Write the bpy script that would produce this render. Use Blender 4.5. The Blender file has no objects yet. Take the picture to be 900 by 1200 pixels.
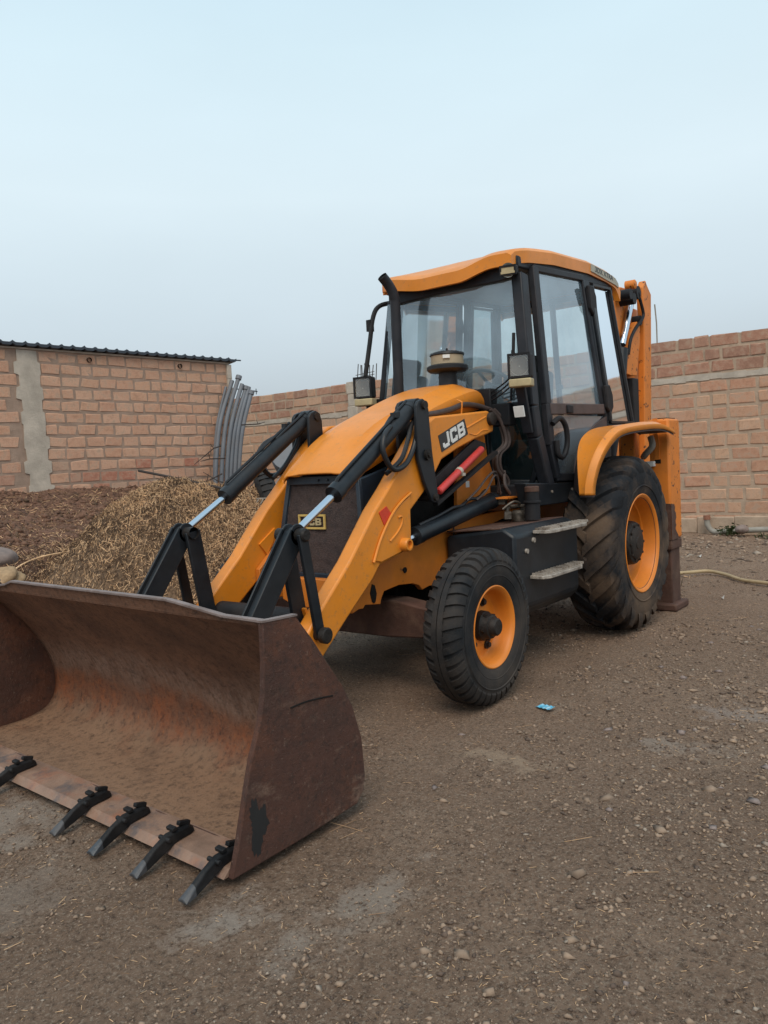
import bpy, bmesh, math, random
import numpy as np
from mathutils import Vector, Matrix
R = math.radians
rnd = random.Random(7)
rng = np.random.default_rng(7)
S = bpy.context.scene
COL = S.collection

# ------------------------------------------------------------------ camera
cam = bpy.data.cameras.new("camera"); cam_o = bpy.data.objects.new("camera", cam); COL.objects.link(cam_o)
CP = Vector((5.994, 3.163, 1.366)); yaw, pitch, roll = R(-142.52), R(-3.26), R(-2.78)
d = Vector((math.cos(yaw)*math.cos(pitch), math.sin(yaw)*math.cos(pitch), math.sin(pitch)))
r = Vector((math.sin(yaw), -math.cos(yaw), 0)); u = r.cross(d)
r2 = math.cos(roll)*r + math.sin(roll)*u; u2 = -math.sin(roll)*r + math.cos(roll)*u
cam_o.matrix_world = Matrix(((r2.x, u2.x, -d.x, CP.x), (r2.y, u2.y, -d.y, CP.y), (r2.z, u2.z, -d.z, CP.z), (0, 0, 0, 1)))
cam.sensor_fit = 'AUTO'; cam.sensor_width = 36; cam.lens = 36*912.68/1200
cam.clip_start = 0.05; cam.clip_end = 3000
S.camera = cam_o

# ------------------------------------------------------------------ sky and sun
SUN_EL, SUN_AZ = 52.0, 34.0      # elevation; azimuth of the sun seen from the scene, from +x towards +y
w = bpy.data.worlds.new("World"); S.world = w; w.use_nodes = True
nt = w.node_tree; nt.nodes.clear(); N = nt.nodes.new; L = nt.links.new
out = N('ShaderNodeOutputWorld'); bg = N('ShaderNodeBackground'); bg.inputs['Strength'].default_value = 0.1
sky = N('ShaderNodeTexSky'); sky.sky_type = 'NISHITA'; sky.sun_disc = False
sky.sun_elevation = R(SUN_EL); sky.sun_rotation = R(90-SUN_AZ); sky.air_density = 1.2; sky.dust_density = 4; sky.ozone_density = 1.5
tc = N('ShaderNodeTexCoord'); sep = N('ShaderNodeSeparateXYZ'); L(tc.outputs['Generated'], sep.inputs[0])
ramp = N('ShaderNodeValToRGB'); L(sep.outputs['Z'], ramp.inputs[0])
cr = ramp.color_ramp
cr.elements[0].position = 0.0; cr.elements[0].color = (.37, .42, .455, 1)
cr.elements[1].position = 1.0; cr.elements[1].color = (.42, .60, .72, 1)
for p, c in ((.08, (.40, .455, .495, 1)), (.18, (.49, .57, .62, 1)), (.32, (.59, .695, .745, 1)), (.46, (.55, .685, .75, 1)), (.62, (.46, .62, .72, 1))):
    e = cr.elements.new(p); e.color = c
mul = N('ShaderNodeVectorMath'); mul.operation = 'SCALE'; mul.inputs['Scale'].default_value = 10.0
cn = N('ShaderNodeTexNoise'); cn.inputs['Scale'].default_value = 1.6; cn.inputs['Detail'].default_value = 5; cm_ = N('ShaderNodeMapping'); cm_.inputs['Scale'].default_value = (1, 1, 3.0); L(tc.outputs['Generated'], cm_.inputs[0]); L(cm_.outputs[0], cn.inputs['Vector'])
cq = N('ShaderNodeMapRange'); cq.inputs['From Min'].default_value = .3; cq.inputs['From Max'].default_value = .7; cq.inputs['To Min'].default_value = 9.6; cq.inputs['To Max'].default_value = 10.4; L(cn.outputs['Fac'], cq.inputs['Value']); L(cq.outputs[0], mul.inputs['Scale'])
L(ramp.outputs['Color'], mul.inputs[0])
mix = N('ShaderNodeMix'); mix.data_type = 'RGBA'; mix.inputs['Factor'].default_value = 0.93
L(sky.outputs['Color'], mix.inputs[6]); L(mul.outputs[0], mix.inputs[7])
L(mix.outputs[2], bg.inputs['Color']); L(bg.outputs[0], out.inputs[0])
sun = bpy.data.lights.new("sun", 'SUN'); sun.energy = 1.5; sun.angle = R(35); sun.color = (1, .87, .72)
so = bpy.data.objects.new("sun", sun); COL.objects.link(so)
sd = Vector((math.cos(R(SUN_EL))*math.cos(R(SUN_AZ)), math.cos(R(SUN_EL))*math.sin(R(SUN_AZ)), math.sin(R(SUN_EL))))
so.rotation_euler = sd.to_track_quat('Z', 'Y').to_euler(); so.location = (0, 0, 30)
S.view_settings.view_transform = 'Standard'; S.view_settings.look = 'None'; S.view_settings.exposure = 0.40
S.view_settings.gamma = 1.0

# ------------------------------------------------------------------ noise helpers
_T = rng.random((256, 256))
def vnoise(x, y):
    xi = np.floor(x).astype(int); yi = np.floor(y).astype(int); fx = x-xi; fy = y-yi
    fx = fx*fx*(3-2*fx); fy = fy*fy*(3-2*fy)
    a = _T[xi % 256, yi % 256]; b = _T[(xi+1) % 256, yi % 256]; c = _T[xi % 256, (yi+1) % 256]; e = _T[(xi+1) % 256, (yi+1) % 256]
    return (a*(1-fx)+b*fx)*(1-fy)+(c*(1-fx)+e*fx)*fy
def fbm(x, y, f, o=4, g=.5):
    s = 0; a = 1; t = 0
    for i in range(o):
        s = s+a*vnoise(x*f+17.3*i, y*f-9.1*i); t += a; a *= g; f *= 2.03
    return s/t-.5
def gz(x, y):
    x = np.asarray(x, float); y = np.asarray(y, float)
    near = np.exp(-((x-2.2)**2+(y)**2)/9.0)
    z = fbm(x, y, .35, 2)*.05*(1-near) + fbm(x, y, 2.1, 4)*.022 + fbm(x, y, 11, 3)*.010
    for cx, cy, sg, am in ((2.17, .88, .16, .020), (2.17, -.88, .16, .020), (0, .89, .26, .022), (0, -.89, .26, .022), (-.975, .95, .22, .012)):
        z = z + am*np.exp(-((x-cx)**2+((y-cy)*1.1)**2)/(sg*sg)) - am*.6*np.exp(-((x-cx)**2+((y-cy)*1.1)**2)/(sg*sg*.2))
    # faint wheel tracks left on the way in
    for ty in (.93, -.93): z = z - .010*np.exp(-((y-ty)/.13)**2)*np.clip((x+1)/2, 0, 1)*np.clip((3.5-x), 0, 1)
    t = np.clip((-6.3-x)/1.7, 0, 1); z = z - .03*t
    return z - .012
def gz1(x, y): return float(gz(np.array([x]), np.array([y]))[0])

# ------------------------------------------------------------------ materials
def mat(name, col, rough=.6, metal=0, var=.0, vscale=6, col2=None, mixscale=3, mixamt=(.5, .7), bump=0, bscale=60,
        dust=0, dustcol=(.16, .115, .085), spec=.5, stretch=None, col3=None, m3=(.6, .7), s3=9, coat=0):
    m = bpy.data.materials.new(name); m.use_nodes = True; t = m.node_tree; t.nodes.clear()
    N = t.nodes.new; L = t.links.new
    o = N('ShaderNodeOutputMaterial'); b = N('ShaderNodeBsdfPrincipled'); L(b.outputs[0], o.inputs[0])
    b.inputs['Roughness'].default_value = rough; b.inputs['Metallic'].default_value = metal
    b.inputs['Specular IOR Level'].default_value = spec
    if coat: b.inputs['Coat Weight'].default_value = coat; b.inputs['Coat Roughness'].default_value = .25
    tc = N('ShaderNodeTexCoord'); vec = tc.outputs['Object']
    if stretch:
        mp = N('ShaderNodeMapping'); mp.inputs['Scale'].default_value = stretch; L(vec, mp.inputs[0]); vec = mp.outputs[0]
    def noise(sc, det=5, rg=.6):
        n = N('ShaderNodeTexNoise'); n.inputs['Scale'].default_value = sc; n.inputs['Detail'].default_value = det
        n.inputs['Roughness'].default_value = rg; L(vec, n.inputs['Vector']); return n.outputs['Fac']
    def mixc(fac, a, bb):
        x = N('ShaderNodeMix'); x.data_type = 'RGBA'
        L(fac, x.inputs['Factor'])
        if isinstance(a, tuple): x.inputs[6].default_value = (*a, 1)
        else: L(a, x.inputs[6])
        if isinstance(bb, tuple): x.inputs[7].default_value = (*bb, 1)
        else: L(bb, x.inputs[7])
        return x.outputs[2]
    def rampf(f, lo, hi, top=1.0):
        q = N('ShaderNodeMapRange'); q.inputs['From Min'].default_value = lo; q.inputs['From Max'].default_value = hi
        q.inputs['To Max'].default_value = top; L(f, q.inputs['Value']); return q.outputs[0]
    c = None
    if var:
        c = mixc(rampf(noise(vscale), .3, .7), tuple(k*(1-var) for k in col), tuple(min(1, k*(1+var)) for k in col))
    else:
        x = N('ShaderNodeRGB'); x.outputs[0].default_value = (*col, 1); c = x.outputs[0]
    if col2: c = mixc(rampf(noise(mixscale, 8, .65), *mixamt), c, col2)
    if col3: c = mixc(rampf(noise(s3, 9, .7), *m3), c, col3)
    if dust: 
        f = rampf(noise(2.6, 8, .7), .42, .72, dust); c = mixc(f, c, dustcol)
        rr = N('ShaderNodeMapRange'); rr.inputs['To Min'].default_value = rough; rr.inputs['To Max'].default_value = .9; L(f, rr.inputs['Value']); L(rr.outputs[0], b.inputs['Roughness'])
    L(c, b.inputs['Base Color'])
    if bump:
        bp = N('ShaderNodeBump'); bp.inputs['Strength'].default_value = bump; bp.inputs['Distance'].default_value = .01
        L(noise(bscale, 6, .65), bp.inputs['Height']); L(bp.outputs[0], b.inputs['Normal'])
    m['p'] = 1
    return m
ORANGE = (.73, .238, .016)
M = {}
M['orange'] = mat('orange_paint', ORANGE, .38, var=.12, vscale=2.5, dust=.32, dustcol=(.48, .215, .07), bump=.06, bscale=25, col2=(.30, .10, .02), mixscale=9, mixamt=(.665, .73), col3=(.50, .20, .05), m3=(.56, .70), s3=30)
M['orange_dirty'] = mat('orange_paint_dirty', (.64, .185, .016), .5, var=.12, vscale=4, dust=.45, dustcol=(.34, .13, .045), bump=.12, bscale=40, col2=(.12, .04, .02), mixscale=11, mixamt=(.66, .71))
M['orange_worn'] = mat('orange_paint_worn', (.68, .20, .02), .55, var=.1, vscale=5, dust=.25, dustcol=(.3, .14, .06), col2=(.045, .018, .012), mixscale=16, mixamt=(.60, .63), bump=.2, bscale=40)
M['black'] = mat('black_paint', (.011, .0145, .019), .36, var=.3, vscale=8, dust=.28, dustcol=(.06, .052, .048), bump=.06, bscale=30, spec=0.32)
M['black_matt'] = mat('black_matt_metal', (.013, .014, .017), .55, var=.3, vscale=8, dust=.4, dustcol=(.06, .047, .04), bump=.15, spec=0.2)
M['dark_void'] = mat('dark_metal_and_void', (.009, .0085, .008), .7, var=.4, dust=.3, dustcol=(.03, .022, .018), bump=.4, bscale=30, spec=0.2)  # dark metal; its near-black also paints shade in slots, gaps and pipe mouths
M['navy'] = mat('dark_blue_black_paint', (.022, .034, .05), .34, var=.2, dust=.3, dustcol=(.1, .09, .08), bump=.05, spec=0.35)
M['rust'] = mat('rusty_steel', (.095, .052, .038), .62, var=.35, vscale=3, col2=(.17, .065, .03), mixscale=2.2, mixamt=(.5, .72), col3=(.05, .035, .032), m3=(.52, .7), s3=4, bump=.35, bscale=45, dust=.5, dustcol=(.19, .125, .09))
M['rust_dark'] = mat('dark_rusty_side', (.062, .034, .028), .6, var=.35, vscale=3, col2=(.115, .048, .03), mixscale=3, mixamt=(.5, .7), col3=(.13, .10, .085), m3=(.58, .75), s3=5, bump=.35, bscale=45)
M['rust_brown'] = mat('brown_rusted_leg', (.075, .035, .024), .75, var=.35, vscale=6, col2=(.13, .075, .05), mixscale=5, bump=.5, bscale=40)
M['tooth'] = mat('black_bucket_tooth', (.010, .011, .013), .42, var=.3, vscale=20, dust=.25, dustcol=(.09, .075, .065), bump=.3, bscale=50, spec=0.2)
M['tooth_tip'] = mat('worn_blue_steel_tip', (.045, .052, .062), .4, var=.3, vscale=30, bump=.2, dust=.3)
M['chrome'] = mat('chromed_rod', (.62, .66, .72), .16, metal=1, bump=.01)
M['tyre'] = mat('front_tyre_rubber', (.017, .019, .022), .66, var=.25, vscale=5, dust=.7, dustcol=(.085, .066, .052), bump=.25, bscale=90, spec=0.2)
M['tyre_mud'] = mat('rear_tyre_rubber', (.016, .018, .022), .78, var=.25, vscale=5, dust=.95, dustcol=(.125, .085, .058), bump=.4, bscale=60, col2=(.10, .066, .045), mixscale=3, mixamt=(.50, .66), spec=0.2)
M['tyre_side'] = mat('tyre_sidewall', (.030, .034, .042), .66, var=.2, vscale=4, dust=.5, dustcol=(.08, .068, .06), bump=.15, bscale=60, spec=0.2)
M['hub'] = mat('greasy_hub', (.02, .018, .017), .45, var=.4, dust=.4, dustcol=(.07, .05, .04), bump=.4, bscale=50, spec=0.2)
M['rim'] = mat('orange_rim', (.72, .215, .018), .42, var=.08, dust=.3, dustcol=(.38, .17, .05), col2=(.1, .035, .015), mixscale=12, mixamt=(.68, .73), bump=.06)
M['rubber'] = mat('black_rubber_hose', (.016, .017, .02), .45, var=.2, vscale=20, spec=0.35)
M['hose_brown'] = mat('dusty_brown_hose', (.055, .038, .034), .6, var=.3, vscale=20, bump=.2)
M['red'] = mat('red_strut_paint', (.55, .045, .04), .4, var=.12, vscale=8, dust=.15, bump=.05)
M['reflector'] = mat('red_reflector', (.62, .05, .02), .3, var=.1, vscale=80)
M['white'] = mat('white_paint', (.72, .72, .70), .5, var=.08, vscale=30)
M['badge_yellow'] = mat('badge_yellow', (.58, .40, .12), .45, var=.1, vscale=60)
M['sign_grey'] = mat('grey_roof_sign', (.36, .34, .27), .5, var=.1, vscale=20)
M['decal_black'] = mat('decal_black', (.02, .022, .024), .4, var=.1)
M['cream'] = mat('yellowed_plastic', (.42, .34, .19), .5, var=.15, vscale=20, bump=.1)
M['step'] = mat('worn_step_steel', (.33, .29, .25), .5, metal=.0, var=.3, vscale=20, col2=(.10, .07, .05), mixscale=12, bump=.4)
M['frame'] = mat('cab_frame_black', (.018, .021, .027), .42, var=.25, vscale=7, dust=.45, dustcol=(.065, .056, .058), bump=.1, spec=0.2)
M['frame_brown'] = mat('dusty_brown_cab_panel', (.075, .05, .045), .6, var=.3, vscale=8, bump=.2)
M['liner'] = mat('sky_tinted_roof_lining', (.38, .43, .47), .8, var=.08)  # blue-grey of the sky's reflection is put into the lining colour
M['inside'] = mat('cab_interior_plastic', (.16, .185, .205), .7, var=.15, bump=.1)
M['seat'] = mat('seat_fabric', (.07, .07, .07), .9, var=.2, bump=.3)
M['amber'] = mat('amber_lens', (.6, .2, .05), .3)
M['fitting'] = mat('oily_steel_fittings', (.10, .085, .07), .45, metal=.4, var=.5, vscale=30, bump=.4, col2=(.035, .028, .022), mixscale=25)
M['bowl'] = mat('pale_lamp_bowl', (.86, .82, .72), .22, metal=.15, var=.2, vscale=60)  # pale cream colour stands in for the bright reflection in the bowl
M['mirror'] = mat('mirror_glass', (.7, .72, .75), .08, metal=1)
M['concrete'] = mat('rough_concrete', (.46, .40, .335), .9, var=.2, vscale=4, bump=.8, bscale=40, col2=(.38, .33, .275), mixscale=3)
M['mortar'] = mat('brown_mortar', (.33, .235, .18), .95, var=.18, vscale=5, bump=1.0, bscale=50, col2=(.28, .195, .145), mixscale=7)
M['mortar_grey'] = mat('grey_mortar', (.43, .32, .235), .95, var=.15, vscale=4, bump=1.0, bscale=50, col2=(.33, .24, .175), mixscale=7)
M['tin'] = mat('dark_roof_sheet', (.045, .055, .07), .5, metal=.3, var=.2)
M['pvc'] = mat('grey_plastic_pipe', (.15, .165, .19), .55, var=.12, vscale=3, dust=.35, dustcol=(.16, .14, .13), bump=.06)
M['twig'] = mat('dead_twig', (.045, .034, .03), .9, var=.3, bump=.3)
M['straw_base'] = mat('matted_straw', (.17, .105, .060), .95, var=.4, vscale=30, bump=1.0, bscale=60, col2=(.06, .04, .028), mixscale=20)
M['straw_light'] = mat('pale_straw', (.72, .46, .26), .85, var=.35, vscale=9)
M['straw_mid'] = mat('brown_straw', (.30, .18, .10), .9, var=.35, vscale=9)
M['straw_dark'] = mat('dark_straw', (.10, .058, .034), .9, var=.35, vscale=9)
M['soil'] = mat('dark_brown_soil', (.150, .076, .048), .97, var=.4, vscale=9, bump=1.0, bscale=45, col2=(.065, .036, .026), mixscale=5, col3=(.19, .12, .075), m3=(.56, .7), s3=14)
M['clod'] = mat('soil_clod', (.155, .082, .052), .97, var=.4, vscale=7, bump=.8)
M['stone'] = mat('rounded_stone', (.24, .185, .165), .85, var=.15, vscale=8, bump=.3, col2=(.16, .13, .12), mixscale=5)
M['pebble_a'] = mat('brown_pebble', (.27, .19, .135), .95, var=.4, vscale=7)
M['pebble_b'] = mat('pale_pebble', (.30, .24, .19), .95, var=.3, vscale=5)
M['pebble_c'] = mat('dark_pebble', (.11, .075, .056), .95, var=.3, vscale=5)
M['sack'] = mat('tan_woven_sack', (.36, .235, .13), .85, var=.2, vscale=25, bump=.5, bscale=120)
M['rope'] = mat('pale_yellow_hose', (.40, .30, .17), .6, var=.15, vscale=8)
M['blue'] = mat('blue_wrapper', (.10, .42, .62), .35, var=.25, vscale=60, col2=(.5, .62, .66), mixscale=50)
M['paper'] = mat('white_litter', (.6, .58, .55), .7)
M['leaf'] = mat('weed_leaf', (.055, .085, .03), .7, var=.35, vscale=30)
M['terracotta'] = mat('terracotta_cap', (.27, .12, .075), .8, var=.15)
M['pvc_pale'] = mat('pale_grey_pipe', (.30, .285, .25), .6, var=.15, dust=.4, bump=.1)
M['filter'] = mat('tan_paper_filter', (.36, .285, .19), .75, var=.15, bump=.3, bscale=90)

def glass(name, tint, refl=.10, haze=.05, hazecol=(.45, .55, .62)):
    m = bpy.data.materials.new(name); m.use_nodes = True; t = m.node_tree; t.nodes.clear(); N = t.nodes.new; L = t.links.new
    o = N('ShaderNodeOutputMaterial'); tr = N('ShaderNodeBsdfTransparent'); tr.inputs[0].default_value = (*tint, 1)
    gl = N('ShaderNodeBsdfGlossy'); gl.inputs['Roughness'].default_value = .04; gl.inputs[0].default_value = (.9, .95, 1, 1)
    df = N('ShaderNodeBsdfDiffuse'); df.inputs[0].default_value = (*hazecol, 1)
    fr = N('ShaderNodeFresnel'); fr.inputs[0].default_value = 1.5
    ad = N('ShaderNodeMath'); ad.operation = 'MULTIPLY_ADD'; ad.inputs[1].default_value = 1.6; ad.inputs[2].default_value = refl; ad.use_clamp = True
    L(fr.outputs[0], ad.inputs[0])
    tcx = N('ShaderNodeTexCoord'); nz = N('ShaderNodeTexNoise'); nz.inputs['Scale'].default_value = 2.5; nz.inputs['Detail'].default_value = 7; L(tcx.outputs['Object'], nz.inputs['Vector'])
    mr = N('ShaderNodeMapRange'); mr.inputs['From Min'].default_value = .35; mr.inputs['From Max'].default_value = .7; mr.inputs['To Min'].default_value = haze*.5; mr.inputs['To Max'].default_value = haze*1.6
    L(nz.outputs['Fac'], mr.inputs['Value'])
    m1 = N('ShaderNodeMixShader'); L(mr.outputs[0], m1.inputs[0]); L(tr.outputs[0], m1.inputs[1]); L(df.outputs[0], m1.inputs[2])
    m2 = N('ShaderNodeMixShader'); L(ad.outputs[0], m2.inputs[0]); L(m1.outputs[0], m2.inputs[1]); L(gl.outputs[0], m2.inputs[2])
    L(m2.outputs[0], o.inputs[0]); return m
M['glass'] = glass('tinted_cab_glass', (.93, 1, 1), .07, .24, (.40, .55, .66))
M['glass_rear'] = glass('blue_tinted_rear_glass', (.70, .84, .86), .10, .34, (.27, .36, .42))
M['glass_dusty'] = glass('dusty_lower_glass', (.62, .72, .74), .06, .82, (.17, .205, .235))
M['glass_dark'] = glass('dark_footwell_glass', (.25, .36, .36), .03, .12, (.05, .08, .08))
M['lens'] = glass('lamp_lens', (.98, .97, .93), .05, .16, (.85, .78, .66))

def bucket_mat(name, side=False):
    m = bpy.data.materials.new(name); m.use_nodes = True; t = m.node_tree; t.nodes.clear(); N = t.nodes.new; L = t.links.new
    o = N('ShaderNodeOutputMaterial'); b = N('ShaderNodeBsdfPrincipled'); L(b.outputs[0], o.inputs[0]); b.inputs['Roughness'].default_value = .68; b.inputs['Specular IOR Level'].default_value = .35
    tc = N('ShaderNodeTexCoord'); sp = N('ShaderNodeSeparateXYZ'); L(tc.outputs['Object'], sp.inputs[0])
    def nz(s, dt=8, rg=.65, st=None):
        v = tc.outputs['Object']
        if st: mp = N('ShaderNodeMapping'); mp.inputs['Scale'].default_value = st; L(v, mp.inputs[0]); v = mp.outputs[0]
        n = N('ShaderNodeTexNoise'); n.inputs['Scale'].default_value = s; n.inputs['Detail'].default_value = dt; n.inputs['Roughness'].default_value = rg; L(v, n.inputs['Vector']); return n.outputs['Fac']
    def mr(f, a, bb, c=0, dd=1):
        q = N('ShaderNodeMapRange'); q.inputs['From Min'].default_value = a; q.inputs['From Max'].default_value = bb; q.inputs['To Min'].default_value = c; q.inputs['To Max'].default_value = dd; L(f, q.inputs['Value']); return q.outputs[0]
    def mx(f, a, c):
        x = N('ShaderNodeMix'); x.data_type = 'RGBA'; L(f, x.inputs['Factor'])
        if isinstance(a, tuple): x.inputs[6].default_value = (*a, 1)
        else: L(a, x.inputs[6])
        x.inputs[7].default_value = (*c, 1); return x.outputs[2]
    def ma(op, a, c):
        q = N('ShaderNodeMath'); q.operation = op; q.use_clamp = op == 'MULTIPLY'
        for i, k in enumerate((a, c)):
            if isinstance(k, (int, float)): q.inputs[i].default_value = k
            else: L(k, q.inputs[i])
        return q.outputs[0]
    z = sp.outputs['Z']; wob = ma('ADD', z, mr(nz(2.5, 4), .2, .8, -.09, .09))
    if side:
        c = mx(mr(nz(3), .35, .65), (.095, .041, .028), (.060, .029, .022))  # rust, with the side's shade painted in: darker than the lit inside
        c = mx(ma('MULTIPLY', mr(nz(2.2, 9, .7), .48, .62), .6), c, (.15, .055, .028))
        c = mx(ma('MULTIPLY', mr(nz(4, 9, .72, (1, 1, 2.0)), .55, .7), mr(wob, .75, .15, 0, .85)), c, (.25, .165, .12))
    else:
        c = mx(mr(nz(3.2), .38, .62), (.215, .105, .062), (.150, .074, .046))
        c = mx(ma('MULTIPLY', mr(nz(1.6, 8, .7), .5, .65), mr(wob, .35, .7, 0, .8)), c, (.075, .038, .028))
        fl = mr(wob, .20, .06, 0, .75); c = mx(fl, c, (.29, .180, .112))
        band = ma('MULTIPLY', mr(wob, .55, .42), mr(wob, .26, .36)); c = mx(ma('MULTIPLY', band, mr(nz(16, 8, .78, (1, 2.2, .6)), .4, .6, .15, .8)), c, (.31, .20, .15))
        rb = ma('MULTIPLY', mr(wob, .34, .24), mr(wob, .07, .14)); c = mx(ma('MULTIPLY', rb, mr(nz(4, 9, .78, (1, 1.2, .9)), .44, .60, .15, .85)), c, (.30, .092, .034))
        c = mx(ma('MULTIPLY', rb, mr(nz(13, 9, .8, (1, 1.6, .8)), .60, .68)), c, (.46, .17, .05))
    c = mx(mr(nz(7, 9, .78), .50, .66, 0, .45), c, (.07, .04, .03))
    c = mx(mr(nz(34, 9, .8), .50, .64, 0, .75), c, (.035, .021, .017))
    c = mx(mr(nz(60, 6, .75), .60, .70, 0, .55), c, (.26, .19, .15))
    L(c, b.inputs['Base Color'])
    bp = N('ShaderNodeBump'); bp.inputs['Strength'].default_value = .8; bp.inputs['Distance'].default_value = .012; L(nz(26, 9, .78), bp.inputs['Height']); L(bp.outputs[0], b.inputs['Normal'])
    return m
M['bucket_in'] = bucket_mat('worn_rusty_bucket_steel'); M['bucket_side'] = bucket_mat('shaded_rusty_bucket_side', True)
M['cut_edge'] = mat('scraped_cutting_edge', (.25, .155, .11), .6, var=.3, vscale=8, col2=(.30, .13, .075), mixscale=5, mixamt=(.5, .66), col3=(.10, .085, .085), m3=(.5, .66), s3=6, bump=.4)

def brick_mat(name, tones):
    m = bpy.data.materials.new(name); m.use_nodes = True; t = m.node_tree; t.nodes.clear(); N = t.nodes.new; L = t.links.new
    o = N('ShaderNodeOutputMaterial'); b = N('ShaderNodeBsdfPrincipled'); L(b.outputs[0], o.inputs[0]); b.inputs['Roughness'].default_value = .93
    oi = N('ShaderNodeObjectInfo'); rp = N('ShaderNodeValToRGB'); L(oi.outputs['Random'], rp.inputs[0]); rp.color_ramp.interpolation = 'LINEAR'
    cr = rp.color_ramp
    for i, c in enumerate(tones):
        if i < 2: e = cr.elements[i]; e.position = i/(len(tones)-1)
        else: e = cr.elements.new(i/(len(tones)-1))
    for i, c in enumerate(tones):
        cr.elements[i].position = i/(len(tones)-1); cr.elements[i].color = (*c, 1)
    g = N('ShaderNodeNewGeometry')
    n1 = N('ShaderNodeTexNoise'); n1.inputs['Scale'].default_value = 9; n1.inputs['Detail'].default_value = 8; n1.inputs['Roughness'].default_value = .7; L(g.outputs['Position'], n1.inputs['Vector'])
    n2 = N('ShaderNodeTexNoise'); n2.inputs['Scale'].default_value = 55; n2.inputs['Detail'].default_value = 6; n2.inputs['Roughness'].default_value = .7; L(g.outputs['Position'], n2.inputs['Vector'])
    mr = N('ShaderNodeMapRange'); mr.inputs['From Min'].default_value = .3; mr.inputs['From Max'].default_value = .7; mr.inputs['To Min'].default_value = .72; mr.inputs['To Max'].default_value = 1.2; L(n1.outputs['Fac'], mr.inputs['Value'])
    hs = N('ShaderNodeHueSaturation'); L(rp.outputs[0], hs.inputs['Color']); L(mr.outputs[0], hs.inputs['Value'])
    mr2 = N('ShaderNodeMapRange'); mr2.inputs['From Min'].default_value = .49; mr2.inputs['From Max'].default_value = .62; mr2.inputs['To Max'].default_value = .75; L(n1.outputs['Fac'], mr2.inputs['Value'])
    mx = N('ShaderNodeMix'); mx.data_type = 'RGBA'; L(mr2.outputs[0], mx.inputs['Factor']); L(hs.outputs[0], mx.inputs[6]); mx.inputs[7].default_value = (.40, .285, .21, 1)
    mr3 = N('ShaderNodeMapRange'); mr3.inputs['From Min'].default_value = .56; mr3.inputs['From Max'].default_value = .68; mr3.inputs['To Max'].default_value = .5; L(n2.outputs['Fac'], mr3.inputs['Value'])
    mx2 = N('ShaderNodeMix'); mx2.data_type = 'RGBA'; L(mr3.outputs[0], mx2.inputs['Factor']); L(mx.outputs[2], mx2.inputs[6]); mx2.inputs[7].default_value = (.25, .15, .10, 1)
    L(mx2.outputs[2], b.inputs['Base Color'])
    bp = N('ShaderNodeBump'); bp.inputs['Strength'].default_value = .9; bp.inputs['Distance'].default_value = .012; L(n2.outputs['Fac'], bp.inputs['Height']); L(bp.outputs[0], b.inputs['Normal'])
    return m
M['brick_l'] = brick_mat('pale_red_brick', [(.62, .36, .245), (.60, .345, .23), (.57, .32, .215), (.64, .39, .27), (.58, .32, .21), (.61, .36, .24)])
M['brick_low'] = brick_mat('deep_red_brick', [(.50, .27, .185), (.46, .19, .125), (.50, .32, .23), (.52, .28, .19)])  # darker brick tones, mixed into the lower shed courses
M['brick_r'] = brick_mat('weathered_brick', [(.56, .33, .215), (.50, .27, .175), (.60, .38, .25), (.52, .27, .175), (.55, .32, .21), (.60, .38, .255)])
M['brick_top'] = brick_mat('dark_weathered_brick', [(.36, .20, .14), (.42, .215, .145), (.46, .25, .17), (.37, .21, .15)])

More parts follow.
